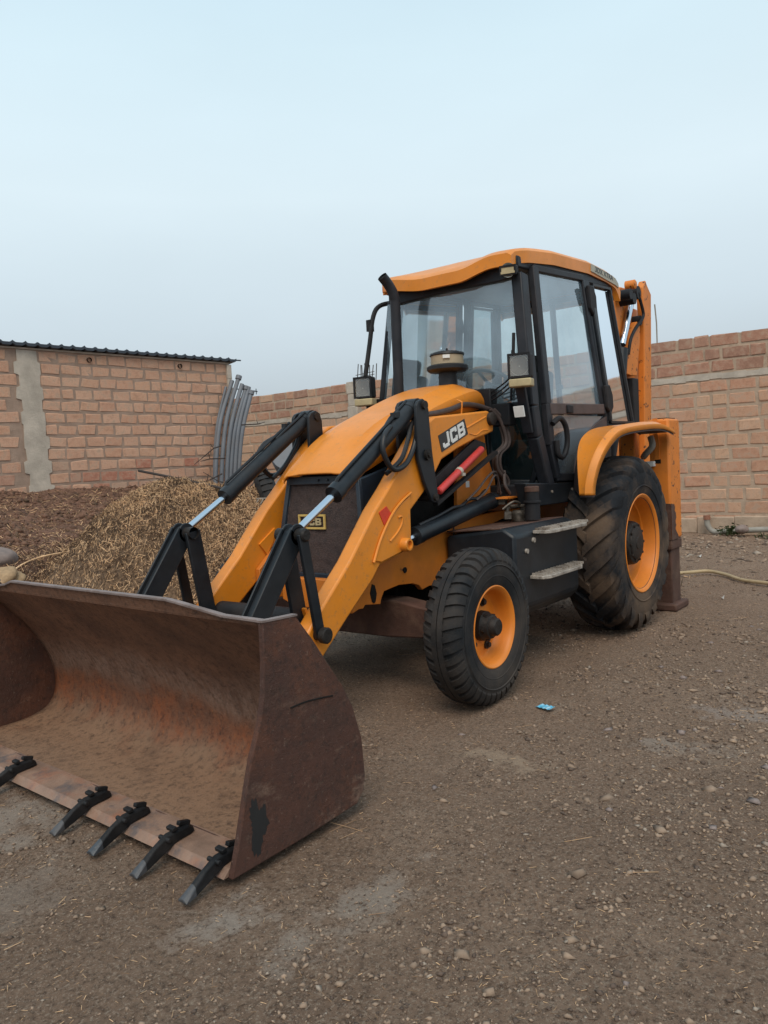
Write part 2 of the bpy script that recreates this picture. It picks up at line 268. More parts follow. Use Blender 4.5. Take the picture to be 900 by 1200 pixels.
def ground_mat():
    m = bpy.data.materials.new('packed_dirt'); m.use_nodes = True; t = m.node_tree; t.nodes.clear(); N = t.nodes.new; L = t.links.new
    o = N('ShaderNodeOutputMaterial'); b = N('ShaderNodeBsdfPrincipled'); L(b.outputs[0], o.inputs[0]); b.inputs['Roughness'].default_value = .95; b.inputs['Specular IOR Level'].default_value = .2
    g = N('ShaderNodeNewGeometry')
    def nz(s, dt=8, rg=.65):
        n = N('ShaderNodeTexNoise'); n.inputs['Scale'].default_value = s; n.inputs['Detail'].default_value = dt; n.inputs['Roughness'].default_value = rg; L(g.outputs['Position'], n.inputs['Vector']); return n.outputs['Fac']
    def mr(f, a, bb, c=0, dd=1):
        q = N('ShaderNodeMapRange'); q.inputs['From Min'].default_value = a; q.inputs['From Max'].default_value = bb; q.inputs['To Min'].default_value = c; q.inputs['To Max'].default_value = dd; L(f, q.inputs['Value']); return q.outputs[0]
    def mx(f, a, c):
        x = N('ShaderNodeMix'); x.data_type = 'RGBA'; L(f, x.inputs['Factor'])
        if isinstance(a, tuple): x.inputs[6].default_value = (*a, 1)
        else: L(a, x.inputs[6])
        x.inputs[7].default_value = (*c, 1); return x.outputs[2]
    c = mx(mr(nz(.7), .35, .65), (.285, .188, .130), (.225, .147, .102))
    c = mx(mr(nz(2.3), .5, .7, 0, .7), c, (.315, .220, .158))
    c = mx(mr(nz(1.1, 9, .7), .62, .72, 0, .7), c, (.40, .32, .25))
    c = mx(mr(nz(9, 9, .75), .52, .68, 0, .5), c, (.145, .092, .064))
    c = mx(mr(nz(48, 9, .85), .49, .59, 0, .85), c, (.085, .056, .041))
    c = mx(mr(nz(85, 6, .8), .52, .62, 0, .85), c, (.40, .31, .235))
    wn = nz(6, 9, .75)
    for (px, py, sx, sy, cc, am) in ((4.47, 1.27, .16, .10, (.44, .375, .32), .8), (4.20, 1.60, .30, .10, (.41, .345, .29), .75), (4.42, -.05, .22, .35, (.41, .345, .29), .75), (4.75, .55, .2, .2, (.36, .30, .25), .5), (2.88, 1.40, .10, .26, (.42, .31, .22), .85), (2.35, 2.05, .12, .2, (.40, .34, .29), .6), (1.7, 2.2, .15, .25, (.38, .33, .30), .6)):
        vs = N('ShaderNodeVectorMath'); vs.operation = 'SUBTRACT'; L(g.outputs['Position'], vs.inputs[0]); vs.inputs[1].default_value = (px, py, 0)
        vm = N('ShaderNodeVectorMath'); vm.operation = 'MULTIPLY'; L(vs.outputs[0], vm.inputs[0]); vm.inputs[1].default_value = (1/sx, 1/sy, 0)
        ln = N('ShaderNodeVectorMath'); ln.operation = 'LENGTH'; L(vm.outputs[0], ln.inputs[0])
        ad = N('ShaderNodeMath'); ad.operation = 'ADD'; L(ln.outputs['Value'], ad.inputs[0]); L(mr(wn, .35, .65, -.9, .9), ad.inputs[1])
        c = mx(mr(ad.outputs[0], 1.1, .3, 0, am*.75), c, cc)
    L(c, b.inputs['Base Color'])
    bp = N('ShaderNodeBump'); bp.inputs['Strength'].default_value = 1; bp.inputs['Distance'].default_value = .022; L(nz(46, 10, .8), bp.inputs['Height']); L(bp.outputs[0], b.inputs['Normal'])
    return m
M['ground'] = ground_mat()

# ------------------------------------------------------------------ object helpers
def tag(o, label=None, cat=None, group=None, kind=None):
    if label: o['label'] = label
    if cat: o['category'] = cat
    if group: o['group'] = group
    if kind: o['kind'] = kind
    return o
def empty(name, loc=(0, 0, 0)):
    o = bpy.data.objects.new(name, None); COL.objects.link(o); o.location = loc; o.empty_display_size = .2; return o
class MB:
    def __init__(s): s.v = []; s.f = []
    def add(s, vs, fs):
        n = len(s.v); s.v += [tuple(a) for a in vs]; s.f += [tuple(i+n for i in f) for f in fs]; return s
    def box(s, c, size, rot=None):
        x, y, z = (k/2 for k in size); c = Vector(c)
        P = [Vector((a*x, b*y, e*z)) for a in (-1, 1) for b in (-1, 1) for e in (-1, 1)]
        if rot is not None: P = [rot @ p for p in P]
        return s.add([p+c for p in P], [(0, 1, 3, 2), (4, 6, 7, 5), (0, 4, 5, 1), (2, 3, 7, 6), (0, 2, 6, 4), (1, 5, 7, 3)])
    def prism(s, poly, a, b, axis='y'):
        n = len(poly)
        def P(p, h):
            if axis == 'y': return (p[0], h, p[1])
            if axis == 'x': return (h, p[0], p[1])
            return (p[0], p[1], h)
        return s.add([P(p, a) for p in poly]+[P(p, b) for p in poly],
                     [tuple(range(n))[::-1], tuple(range(n, 2*n))]+[(i, (i+1) % n, n+(i+1) % n, n+i) for i in range(n)])
    def bar(s, p, q, wd, ht, up=(0, 1, 0)):
        p = Vector(p); q = Vector(q); dd = (q-p); l = dd.length; dd.normalize(); up = Vector(up); sd = dd.cross(up).normalized(); up = sd.cross(dd).normalized()
        rot = Matrix((dd, sd, up)).transposed()
        return s.box((p+q)/2, (l, wd, ht), rot)
    def tube(s, pts, rad, n=12, caps=True):
        pts = [Vector(p) for p in pts]; rads = rad if isinstance(rad, (list, tuple)) else [rad]*len(pts)
        base = len(s.v); prev = None
        for i, p in enumerate(pts):
            t = (pts[min(i+1, len(pts)-1)]-pts[max(i-1, 0)]).normalized()
            if prev is None: a = t.orthogonal().normalized()
            else: a = (prev - t*prev.dot(t)).normalized()
            prev = a; bb = t.cross(a)
            for k in range(n):
                th = 2*math.pi*k/n; s.v.append(tuple(p+(a*math.cos(th)+bb*math.sin(th))*rads[i]))
        for i in range(len(pts)-1):
            for k in range(n):
                s.f.append((base+i*n+k, base+i*n+(k+1) % n, base+(i+1)*n+(k+1) % n, base+(i+1)*n+k))
        if caps:
            s.f.append(tuple(base+k for k in range(n))[::-1]); s.f.append(tuple(base+(len(pts)-1)*n+k for k in range(n)))
        return s
    def lathe(s, prof, c, axis='y', n=48, sgn=1):
        # prof: (offset along axis, radius)
        base = len(s.v); c = Vector(c)
        for h, rr in prof:
            for k in range(n):
                th = 2*math.pi*k/n; a, b = rr*math.cos(th), rr*math.sin(th); h2 = h*sgn
                s.v.append(tuple(c+Vector({'y': (a, h2, b), 'x': (h2, a, b), 'z': (a, b, h2)}[axis])))
        for i in range(len(prof)-1):
            for k in range(n):
                s.f.append((base+i*n+k, base+i*n+(k+1) % n, base+(i+1)*n+(k+1) % n, base+(i+1)*n+k))
        return s
    def build(s, name, m, parent=None, smooth=False, bevel=0, angle=35):
        me = bpy.data.meshes.new(name); me.from_pydata(s.v, [], s.f)
        bm = bmesh.new(); bm.from_mesh(me); bmesh.ops.recalc_face_normals(bm, faces=bm.faces); bm.to_mesh(me); bm.free()
        me.materials.append(m if not isinstance(m, str) else M[m])
        o = bpy.data.objects.new(name, me); COL.objects.link(o)
        if parent: o.parent = parent
        if bevel:
            b = o.modifiers.new('bevel', 'BEVEL'); b.width = bevel; b.segments = 2; b.limit_method = 'ANGLE'; b.angle_limit = R(30); b.harden_normals = False
        if smooth or bevel:
            me.shade_smooth()
            me.set_sharp_from_angle(angle=R(angle))
        return o
def smooth_path(pts, n=8):
    P = [Vector(p) for p in pts]; o = []
    for i in range(len(P)-1):
        a = P[max(i-1, 0)]; b = P[i]; c = P[i+1]; e = P[min(i+2, len(P)-1)]
        for k in range(n):
            t = k/n; o.append(.5*((2*b)+(c-a)*t+(2*a-5*b+4*c-e)*t*t+(3*b-a-3*c+e)*t**3))
    o.append(P[-1]); return o
def bigmesh(name, V, F, mats, midx=None, smooth=False):
    # V (n,3) array, F (m,k) array with constant k
    me = bpy.data.meshes.new(name); k = F.shape[1]
    me.vertices.add(len(V)); me.vertices.foreach_set('co', V.astype(np.float32).ravel())
    me.loops.add(F.size); me.loops.foreach_set('vertex_index', F.astype(np.int32).ravel())
    me.polygons.add(len(F)); me.polygons.foreach_set('loop_start', np.arange(0, F.size, k, dtype=np.int32))
    try: me.polygons.foreach_set('loop_total', np.full(len(F), k, dtype=np.int32))
    except Exception: pass
    for m in mats: me.materials.append(m)
    if midx is not None: me.polygons.foreach_set('material_index', midx.astype(np.int32))
    me.update(calc_edges=True); me.validate()
    if smooth: me.shade_smooth()
    o = bpy.data.objects.new(name, me); COL.objects.link(o); return o
def text_mesh(name, txt, m, parent, place, size, depth=.003, offset=0.0, shear=0, sx=1.0):
    cu = bpy.data.curves.new(name, 'FONT'); cu.body = txt; cu.size = size; cu.align_x = 'CENTER'; cu.align_y = 'CENTER'; cu.offset = offset; cu.shear = shear; cu.extrude = depth
    to = bpy.data.objects.new(name, cu); COL.objects.link(to)
    me = bpy.data.meshes.new_from_object(to.evaluated_get(bpy.context.evaluated_depsgraph_get()))
    bpy.data.objects.remove(to); me.materials.clear(); me.materials.append(M[m])
    me.transform(place @ Matrix.Diagonal((sx, 1, 1, 1)))
    o = bpy.data.objects.new(name, me); COL.objects.link(o); o.parent = parent; me.name = name; return o

def block_logo(name, m, parent, place, wd, ht, shear=.18, depth=.0025, th=.24):
    # the three squared capitals J, C, B drawn as strokes in a wd by ht field
    lw = wd/3.35; g = (wd-3*lw)/2; t = ht*th; mb = MB(); q = 0
    def rect(x0, y0, x1, y1):
        nonlocal q
        q += 1; d_ = depth+.00012*q
        P = [(x0, y0), (x1, y0), (x1, y1), (x0, y1)]; V = []
        for h in (0, d_):
            for x, y in P: V.append(tuple(place @ Vector((x-wd/2+(y-ht/2)*shear, y-ht/2, h))))
        mb.add(V, [(3, 2, 1, 0), (4, 5, 6, 7), (0, 1, 5, 4), (1, 2, 6, 5), (2, 3, 7, 6), (3, 0, 4, 7)])
    x = 0; rect(x+lw-t*1.1, t*.9, x+lw, ht); rect(x+.12*lw, 0, x+lw*.9, t); rect(x, t*.5, x+t*1.0, t*1.6)
    x = lw+g; rect(x, t*.5, x+t*1.1, ht-t*.5); rect(x+t*.5, 0, x+lw*.95, t); rect(x+t*.5, ht-t, x+lw*.95, ht); rect(x+lw-t*1.1, ht-t*1.5, x+lw, ht-t*.4); rect(x+lw-t*1.1, t*.4, x+lw, t*1.5)
    x = 2*(lw+g); rect(x, 0, x+t*1.1, ht); rect(x+t*.6, .001, x+lw*.92, t*.9); rect(x+t*.6, ht-t*.9, x+lw*.9, ht-.001); rect(x+t*.6, ht/2-t*.42, x+lw*.9, ht/2+t*.42); rect(x+lw-t*1.05, t*.4, x+lw, ht/2-t*.15); rect(x+lw-t*1.1, ht/2+t*.2, x+lw*.97, ht-t*.4)
    return mb.build(name, m, parent)
# ================================================================== GROUND
def build_ground():
    n = 560
    def warp(t, c, a=.020, b=6.6): return c + a*np.sinh(b*t*1.6)*1.0
    t = np.linspace(-1, 1, n)
    xs = 3.4 + np.sign(t)*(np.abs(t)*6.5 + 500*np.abs(t)**14)
    ys = 0.6 + np.sign(t)*(np.abs(t)*6.5 + 500*np.abs(t)**14)
    X, Y = np.meshgrid(xs, ys, indexing='ij')
    Z = gz(X, Y) + fbm(X, Y, 34, 3)*.012*(np.hypot(X-3.4, Y-.6) < 7)
    V = np.stack([X.ravel(), Y.ravel(), Z.ravel()], 1)
    i = np.arange(n-1); I, J = np.meshgrid(i, i, indexing='ij'); a = (I*n+J).ravel()
    F = np.stack([a, a+n, a+n+1, a+1], 1)
    o = bigmesh('ground', V, F, [M['ground']], smooth=True); tag(o, kind='structure')
build_ground()

# ================================================================== WALLS
def brick_variants(name, L_, D_, H_, mats, k=8):
    out = []
    for m in mats:
        vs = []
        for q in range(k):
            me = bpy.data.meshes.new(name); bm = bmesh.new(); bmesh.ops.create_cube(bm, size=1)
            bmesh.ops.scale(bm, vec=(L_, D_, H_), verts=bm.verts)
            bmesh.ops.bevel(bm, geom=list(bm.edges), offset=min(H_, D_)*.13, segments=1, affect='EDGES')
            for v in bm.verts: v.co += Vector((rnd.uniform(-1, 1)*.020, rnd.uniform(-1, 1)*.004, rnd.uniform(-1, 1)*.014))
            bm.to_mesh(me); bm.free(); me.materials.append(m); vs.append(me)
        out.append(vs)
    return out
def place_mesh(name, me, parent, loc, rz, sc=(1, 1, 1), ry=0):
    o = bpy.data.objects.new(name, me); COL.objects.link(o); o.parent = parent; o.location = loc; o.rotation_euler = (0, ry, rz); o.scale = sc; return o
def join_meshes(name, items, parent, m):
    V = []; F = []; base = 0
    for me, mw in items:
        V += [tuple(mw @ v.co) for v in me.vertices]; F += [tuple(i+base for i in p.vertices) for p in me.polygons]; base += len(me.vertices)
    me = bpy.data.meshes.new(name); me.from_pydata(V, [], F); me.materials.append(m); o = bpy.data.objects.new(name, me); COL.objects.link(o); o.parent = parent; return o

# right (back) wall, runs along y at x about -8.2
RW = np.array([-8.204, .349]); RD = math.radians(-89.2); rdx, rdy = math.cos(RD), math.sin(RD)
def build_back_wall():
    root = empty('brick_wall', (RW[0]+rdx*6, RW[1]+rdy*6, 0))
    tag(root, 'long weathered brick boundary wall running behind the yellow digger and across the right edge', 'brick wall')
    ang = RD
    def loc(s, z, off=0): return (RW[0]+rdx*s - rdy*off - root.location.x, RW[1]+rdy*s + rdx*off - root.location.y, z)   # off > 0 towards the camera
    # s grows to the left; the face towards the camera is +x
    s0, s1 = -5.0, 13.4
    core = MB(); c = loc((s0+s1)/2, 1.66, -.15)
    core.box(loc((s0+s1)/2, 1.66, -.150), (s1-s0, .28, 3.36), Matrix.Rotation(ang, 3, 'Z'))
    core.build('mortar', 'mortar_grey', root)
    band = MB()
    pts = []
    for i in range(0, 95):
        s = s0+(s1-s0)*i/94
        pts.append(s)
    for i in range(94):
        a, b = pts[i], pts[i+1]; zc = 2.655+rnd.uniform(-.008, .008)
        band.box(loc((a+b)/2, zc, -.008), (b-a-.001*(i % 3), .022+rnd.uniform(0, .006), .10+rnd.uniform(-.02, .02)), Matrix.Rotation(ang, 3, 'Z'))
    band.build('concrete_band', 'concrete', root)
    foot = MB()
    for i in range(30):
        a = s0+(s1-s0)*i/30; b = s0+(s1-s0)*(i+1)/30
        foot.box(loc((a+b)/2, .08, -.0), (b-a+.002*(i % 2), .05+rnd.uniform(0, .02), .30+rnd.uniform(-.05, .05)), Matrix.Rotation(ang, 3, 'Z'))
    foot.build('plaster_foot', 'mortar_grey', root, bevel=.02)
    LB, HB = .44, .198
    var = brick_variants('brick', LB, .12, HB, [M['brick_r'], M['brick_top']])
    rest = []
    zs = [2.705+.0+.222*i+.11 for i in range(3)] + [2.60-.232*(i+.5) for i in range(11)]
    for ri, z in enumerate(zs):
        top = ri < 3; s = s0+rnd.uniform(0, .3)+(.24 if ri % 2 else 0)
        while s < s1:
            l = LB*rnd.choice([1, 1, 1, 1, .94, 1.04, .78, .52]); sc = s+l/2
            y = RW[1]+rdy*sc
            m = 1 if (top and rnd.random() < .75) else 0
            me = rnd.choice(var[m]); lo = loc(sc, z+rnd.uniform(-.006, .006), -.060+rnd.uniform(-.005, .006))
            scl = (l/LB, 1, (1.0 if not top else .95)*rnd.uniform(.95, 1.02))
            vis = (-12.3 < y < -8.0 and z > 1.3) or (-2.2 < y < 1.1)
            ry = rnd.uniform(-.012, .012)
            if vis: place_mesh('brick', me, root, lo, ang, scl, ry)
            else: rest.append((me, Matrix.Translation(lo) @ Matrix.Rotation(ang, 4, 'Z') @ Matrix.Diagonal((*scl, 1))))
            s += l+rnd.uniform(.026, .05)
    o = join_meshes('brickwork', rest, root, M['brick_r']); o['kind'] = 'stuff'
    # concrete column with bare reinforcing bars above
    cm = MB(); 
    def wy(y): return (RW[1]-y)/(-rdy)
    sc = wy(-8.27)
    for i in range(12):
        cm.box(loc(sc+rnd.uniform(-.02, .02), .15+.28*i, .005+rnd.uniform(0, .01)), (.30+rnd.uniform(-.05, .05), .30, .279), Matrix.Rotation(ang, 3, 'Z'))
    col = cm.build('concrete_column', 'concrete', root, bevel=.015)
    for i in range(8):
        y = -8.13+.5*(i % 4)/3.6+rnd.uniform(-.03, .03)-.12; off = -.02-.16*(i//4); hh = rnd.uniform(.28, .5)
        rb = MB(); p = loc(wy(y), 3.30, off); q = loc(wy(y)+rnd.uniform(-.06, .06), 3.36+hh, off+rnd.uniform(-.03, .03)); rb.tube([p, q], .011, 6); rb.build('rebar', 'twig', col)
    st = MB()
    for z in (3.46, 3.52): st.tube([loc(wy(-8.26), z, 0), loc(wy(-7.72), z+.03, 0)], .008, 6)
    st.build('stirrup', 'twig', col)
build_back_wall()
t_rod = MB(); t_rod.tube([(-8.22, -1.405, 3.30), (-8.20, -1.40, 3.7), (-8.19, -1.42, 4.03)], .012, 6)
o = t_rod.build('thin_rod', 'pvc_pale'); tag(o, 'thin pale upright rod sticking up above the brick wall right of the digger', 'rod')

# left shed wall
LWp = np.array([-3.754, -9.366]); LA = math.radians(173.4); ldx, ldy = math.cos(LA), math.sin(LA)
def build_shed():
    root = empty('shed', (LWp[0], LWp[1], 0))
    tag(root, 'brick shed with a dark corrugated roof edge and grey concrete column at the left', 'shed')
    # s grows away (to the right in the picture); the face normal towards the camera is (sin.., ) = +y side
    nx, ny = ldy, -ldx   # rotate dir by -90deg
    if ny < 0: nx, ny = -nx, -ny
    def loc(s, z, off=0): return (ldx*s+nx*off, ldy*s+ny*off, z)
    s0, s1 = -6.5, 1.34
    rot = Matrix.Rotation(LA, 3, 'Z')
    core = MB(); core.box(loc((s0+s1)/2, 1.84, -.163), (s1-s0-.02, .29, 3.70), rot)
    core.box(loc(s1-.15, 1.84, -1.9), (.26, 3.2, 3.70), rot)
    core.build('mortar', 'mortar', root)
    LB, HB = .325, .176
    var = brick_variants('brick', LB, .10, HB, [M['brick_l'], M['brick_low']])
    rest = []
    pitch = .2105
    for ri in range(17):
        z = 3.665-pitch*(ri+.5)
        s = s0+rnd.uniform(0, .05)+(.17 if ri % 2 else 0)
        while s < s1-.05:
            l = LB*rnd.choice([1, 1, 1, 1, 1, .95, 1.05, .6])
            if s+l > s1: l = s1-s
            if l < .08: break
            sc = s+l/2; x = LWp[0]+ldx*sc
            colx = -1.0-.0085*ri   # concrete column centre
            gap = .19+(.03 if ri % 2 else 0)
            if abs(x-colx) < gap+l*.45:
                s += .03; continue
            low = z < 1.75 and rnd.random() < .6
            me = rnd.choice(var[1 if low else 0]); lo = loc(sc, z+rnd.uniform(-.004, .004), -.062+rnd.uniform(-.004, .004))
            scl = (l/LB, 1, rnd.uniform(.95, 1.02)); 
            if x < .4 and z > 1.0: place_mesh('brick', me, root, lo, LA, scl, rnd.uniform(-.01, .01))
            else: rest.append((me, Matrix.Translation(lo) @ Matrix.Rotation(LA, 4, 'Z') @ Matrix.Diagonal((*scl, 1))))
            s += l+rnd.uniform(.020, .034)
    if rest: o = join_meshes('brickwork', rest, root, M['brick_l']); o['kind'] = 'stuff'
    # jagged cast column
    lf = []; rt = []
    for i in range(17):
        zt = 3.66-.2105*i; zb = max(zt-.2105, .1); cx = -1.0-.12*(3.68-(zt+zb)/2)/3.5*1.2; s = (cx-LWp[0])/ldx
        a = .185+(.035 if i % 2 else -.015)+rnd.uniform(-.02, .02); b = .185+(.035 if i % 2 else -.015)+rnd.uniform(-.02, .02)
        for z in (zt-.012, zb+.012): lf.append((s-a+rnd.uniform(-.01, .01), z)); rt.append((s+b+rnd.uniform(-.01, .01), z))
    lf.reverse(); rt.reverse()
    P = lf+rt[::-1]
    cm = MB(); n = len(P)
    A = [loc(s, z, .002) for s, z in P]; B = [loc(s, z, -.2) for s, z in P]; h = len(lf)
    fs = [(i, i+1, n-2-i, n-1-i) for i in range(h-1)]
    cm.add(A+B, fs+[tuple(n+i for i in f)[::-1] for f in fs]+[(i, (i+1) % n, n+(i+1) % n, n+i) for i in range(n)])
    cm.build('concrete_column', 'concrete', root)
    cm = MB()
    for i in range(12): cm.box(loc(s1+.055+rnd.uniform(-.012, .012)-.012*i*.5, .2+.30*i, -.06), (.11, .2, .299), rot)
    cm.build('concrete_column', 'concrete', root, bevel=.012)
    # plaster strip below the roof, drain stubs
    ps = MB(); ps.box(loc((s0+s1)/2, 3.677, -.02), (s1-s0, .06, .03), rot); ps.build('roof_plate', 'concrete', root)
    for x, z in ((-2.10, 3.555), (-3.94, 3.555)):
        s = (x-LWp[0])/ldx; dp = MB(); p = Vector(loc(s, z, -.1)); q = Vector(loc(s, z, .03)); dp.tube([p, q], .042, 14, caps=False); dp.tube([p, p.lerp(q, .6)], .032, 12); dp.build('drain_pipe', 'dark_void', root, smooth=True)
    # corrugated roof sheet
    rs = MB(); nn = 300; a = s0-.1; b = s1+.14
    top = []; bot = []
    for i in range(nn+1):
        s = a+(b-a)*i/nn; ph = ((s-a)/.205) % 1; z = 3.755+(.035*math.exp(-((ph-.5)/.11)**2))
        top.append((s, z))
    V = [];
    for (s, z) in top:
        for off, dz in ((.10, 0), (-4.2, -.45)): V.append(loc(s, z+dz, off)); V.append(loc(s, z+dz-.05 if off > 0 else z+dz-.02, off))
    F = []
    for i in range(nn):
        k = i*4; F += [(k, k+4, k+6, k+2), (k+1, k+3, k+7, k+5), (k, k+1, k+5, k+4), (k+2, k+6, k+7, k+3)]
    rs.add(V, F).build('roof_sheet', 'tin', root)
    rb = MB(); rb.tube([loc(1.30, 3.74, .06), loc(1.62, 3.75, .05)], .016, 6); rb.build('roof_rod', 'tin', root)
    rb = MB(); rb.tube([loc(1.4, 3.16, .02), loc(1.95, 3.13, .02), loc(2.03, 3.12, .02)], .013, 6); rb.tube([loc(2.0, 3.18, .02), loc(2.0, 3.06, .02)], .01, 6); rb.build('wall_bolt', 'tin', root)
build_shed()

# ================================================================== HEAPS
def soil_h(x, y):
    # slopes down from the shed wall towards the camera
    z = (-y-4.2)*.225 + fbm(x, y, .8, 4)*.22+fbm(x, y, 4, 4)*.13+fbm(x, y, 16, 3)*.05
    z = z*1.0 - np.clip(x-3.0, 0, 9)*.35 - np.clip(-4.0-x, 0, 9)*.1
    return z
def heap(name, x0, x1, y0, y1, n, m, hf, mats, label, cat):
    xs = np.linspace(x0, x1, n); ys = np.linspace(y0, y1, n); X, Y = np.meshgrid(xs, ys, indexing='ij'); Z = hf(X, Y)
    V = np.stack([X.ravel(), Y.ravel(), Z.ravel()], 1); i = np.arange(n-1); I, J = np.meshgrid(i, i, indexing='ij'); a = (I*n+J).ravel()
    F = np.stack([a, a+n, a+n+1, a+1], 1); o = bigmesh(name, V, F, mats, smooth=True); tag(o, label, cat, kind='stuff'); return o
heap('soil_heap', -6, 6, -9.9, -3.2, 260, 0, soil_h, [M['soil']], 'dark brown soil and dung heap sloping down from the shed wall', 'soil heap')
# straw heap: ridge from A to B
RA = np.array([-.05, -4.65]); RB = np.array([-2.9, -2.3])
def straw_h(x, y):
    dx, dy = RB-RA; L2 = dx*dx+dy*dy; t = np.clip(((x-RA[0])*dx+(y-RA[1])*dy)/L2, -.0, 1)
    px = RA[0]+t*dx; py = RA[1]+t*dy; q = np.hypot(x-px, y-py)
    H = 1.40*(1-t)**.8*1.0 + .5*t; W = 1.95*(1-t)+1.1*t
    k = np.clip(1-q/W, 0, 1); z = H*(1-(1-k)**1.7)
    return z - .12 + (fbm(x, y, 1.6, 4)*.22+fbm(x, y, 7, 3)*.09)*np.clip(k*3, 0, 1)
heap('straw_heap', -5, 4, -8.3, -.6, 200, 0, straw_h, [M['straw_base']], 'tall heap of dry straw and husks between the shed and the digger', 'straw heap')
def prisms(C, D, L_, r0, up=None):
    # three sided slivers: centres C, directions D, lengths L_, radius r0
    n = len(C); a = np.cross(D, rng.normal(size=(n, 3))); a /= np.linalg.norm(a, axis=1)[:, None]+1e-9; b = np.cross(D, a)
    V = np.zeros((n, 6, 3))
    for k in range(3):
        th = 2*math.pi*k/3; o_ = (a*math.cos(th)+b*math.sin(th))*r0[:, None]
        V[:, k] = C-D*L_[:, None]/2+o_; V[:, 3+k] = C+D*L_[:, None]/2+o_*.7
    base = (np.arange(n)*6)[:, None, None]; f = np.array([[0, 1, 4, 3], [1, 2, 5, 4], [2, 0, 3, 5]])[None]
    return V.reshape(-1, 3), (base+f).reshape(-1, 4)
def scatter_straw(name, X, Y, hf, lmin, lmax, rad, tilt, mats, label, cat, lift=.01, wts=(.35, .4, .25)):
    n = len(X); Z = hf(X, Y)+rng.uniform(-.3, 1, n)*lift
    th = rng.uniform(0, 2*math.pi, n); el = rng.normal(0, tilt, n); D = np.stack([np.cos(th)*np.cos(el), np.sin(th)*np.cos(el), np.sin(el)], 1)
    e = .05; gx = (hf(X+e, Y)-hf(X-e, Y))/(2*e); gy = (hf(X, Y+e)-hf(X, Y-e))/(2*e); D[:, 2] += np.clip(D[:, 0]*gx+D[:, 1]*gy, -1.5, 1.5); D /= np.linalg.norm(D, axis=1)[:, None]
    l = rng.uniform(lmin, lmax, n); V, F = prisms(np.stack([X, Y, Z], 1), D, l, rng.uniform(.6, 1.3, n)*rad)
    ch = rng.choice(len(mats), n, p=wts); cl = fbm(X, Y, 2.2, 3)+rng.normal(0, .08, n); ch = np.where((cl < -.12) & (rng.random(n) < .55), len(mats)-1, ch)
    mi = np.repeat(ch, 3)
    o = bigmesh(name, V, F, mats, mi); tag(o, label, cat, kind='stuff'); return o
n = 150000; t = rng.uniform(0, 1, n)**1.25; ang = rng.uniform(0, 2*math.pi, n); q = np.sqrt(rng.uniform(0, 1, n)); W = (2.1*(1-t)+1.2*t)*q
X = RA[0]+t*(RB-RA)[0]+np.cos(ang)*W; Y = RA[1]+t*(RB-RA)[1]+np.sin(ang)*W
scatter_straw('loose_straw', X, Y, lambda x, y: np.maximum(straw_h(x, y), np.maximum(gz(x, y), soil_h(x, y))), .025, .085, .0034, .75, [M['straw_light'], M['straw_mid'], M['straw_dark']], 'loose dry stalks covering the straw heap', 'straw', lift=.06, wts=(.50, .22, .28))
n = 11000; X = rng.uniform(-2.5, 4.2, n); Y = rng.uniform(-9.4, -3.4, n)
scatter_straw('soil_straw', X, Y, lambda x, y: np.maximum(soil_h(x, y), gz(x, y)), .05, .16, .004, .35, [M['straw_light'], M['straw_mid'], M['straw_dark']], 'scattered dry stalks lying on the dark soil heap', 'straw', lift=.015)

def blobs(C, S_, mats, wts, name, label, cat):
    # irregular octahedra pebbles
    base = np.array([[1, 0, 0], [-1, 0, 0], [0, 1, 0], [0, -1, 0], [0, 0, 1], [0, 0, -1]], float)
    f = np.array([[0, 2, 4], [2, 1, 4], [1, 3, 4], [3, 0, 4], [2, 0, 5], [1, 2, 5], [3, 1, 5], [0, 3, 5]])
    n = len(C); V = base[None]*S_[:, None, :]*rng.uniform(.65, 1.25, (n, 6, 1)); V += rng.normal(0, .18, (n, 6, 3))*S_[:, None, :]
    th = rng.uniform(0, 2*math.pi, n); c, s = np.cos(th)[:, None], np.sin(th)[:, None]
    x = V[:, :, 0]*c-V[:, :, 1]*s; y = V[:, :, 0]*s+V[:, :, 1]*c; V = np.stack([x, y, V[:, :, 2]], 2)+C[:, None, :]
    F = (f[None]+(np.arange(n)*6)[:, None, None]).reshape(-1, 3)
    mi = np.repeat(rng.choice(len(mats), n, p=wts), 8)
    o = bigmesh(name, V.reshape(-1, 3), F, mats, mi); tag(o, label, cat, kind='stuff'); return o
n = 34000; X = rng.uniform(-4.5, 4.2, n); Y = rng.uniform(-9.7, -3.6, n); Z = np.maximum(soil_h(X, Y), gz(X, Y)); s = np.minimum(rng.gamma(1.3, .012, n)+.008, .07)*np.clip(1+fbm(X, Y, 1.4, 3)*2.5, .4, 1.8)
keep = straw_h(X, Y) < Z+.02
blobs(np.stack([X, Y, Z], 1)[keep], (np.stack([s, s*.8, s*.7], 1))[keep], [M['clod'], M['soil'], M['straw_dark']], (.55, .35, .1), 'soil_clods', 'crumbly lumps of dark soil on the heap by the shed', 'soil clods')
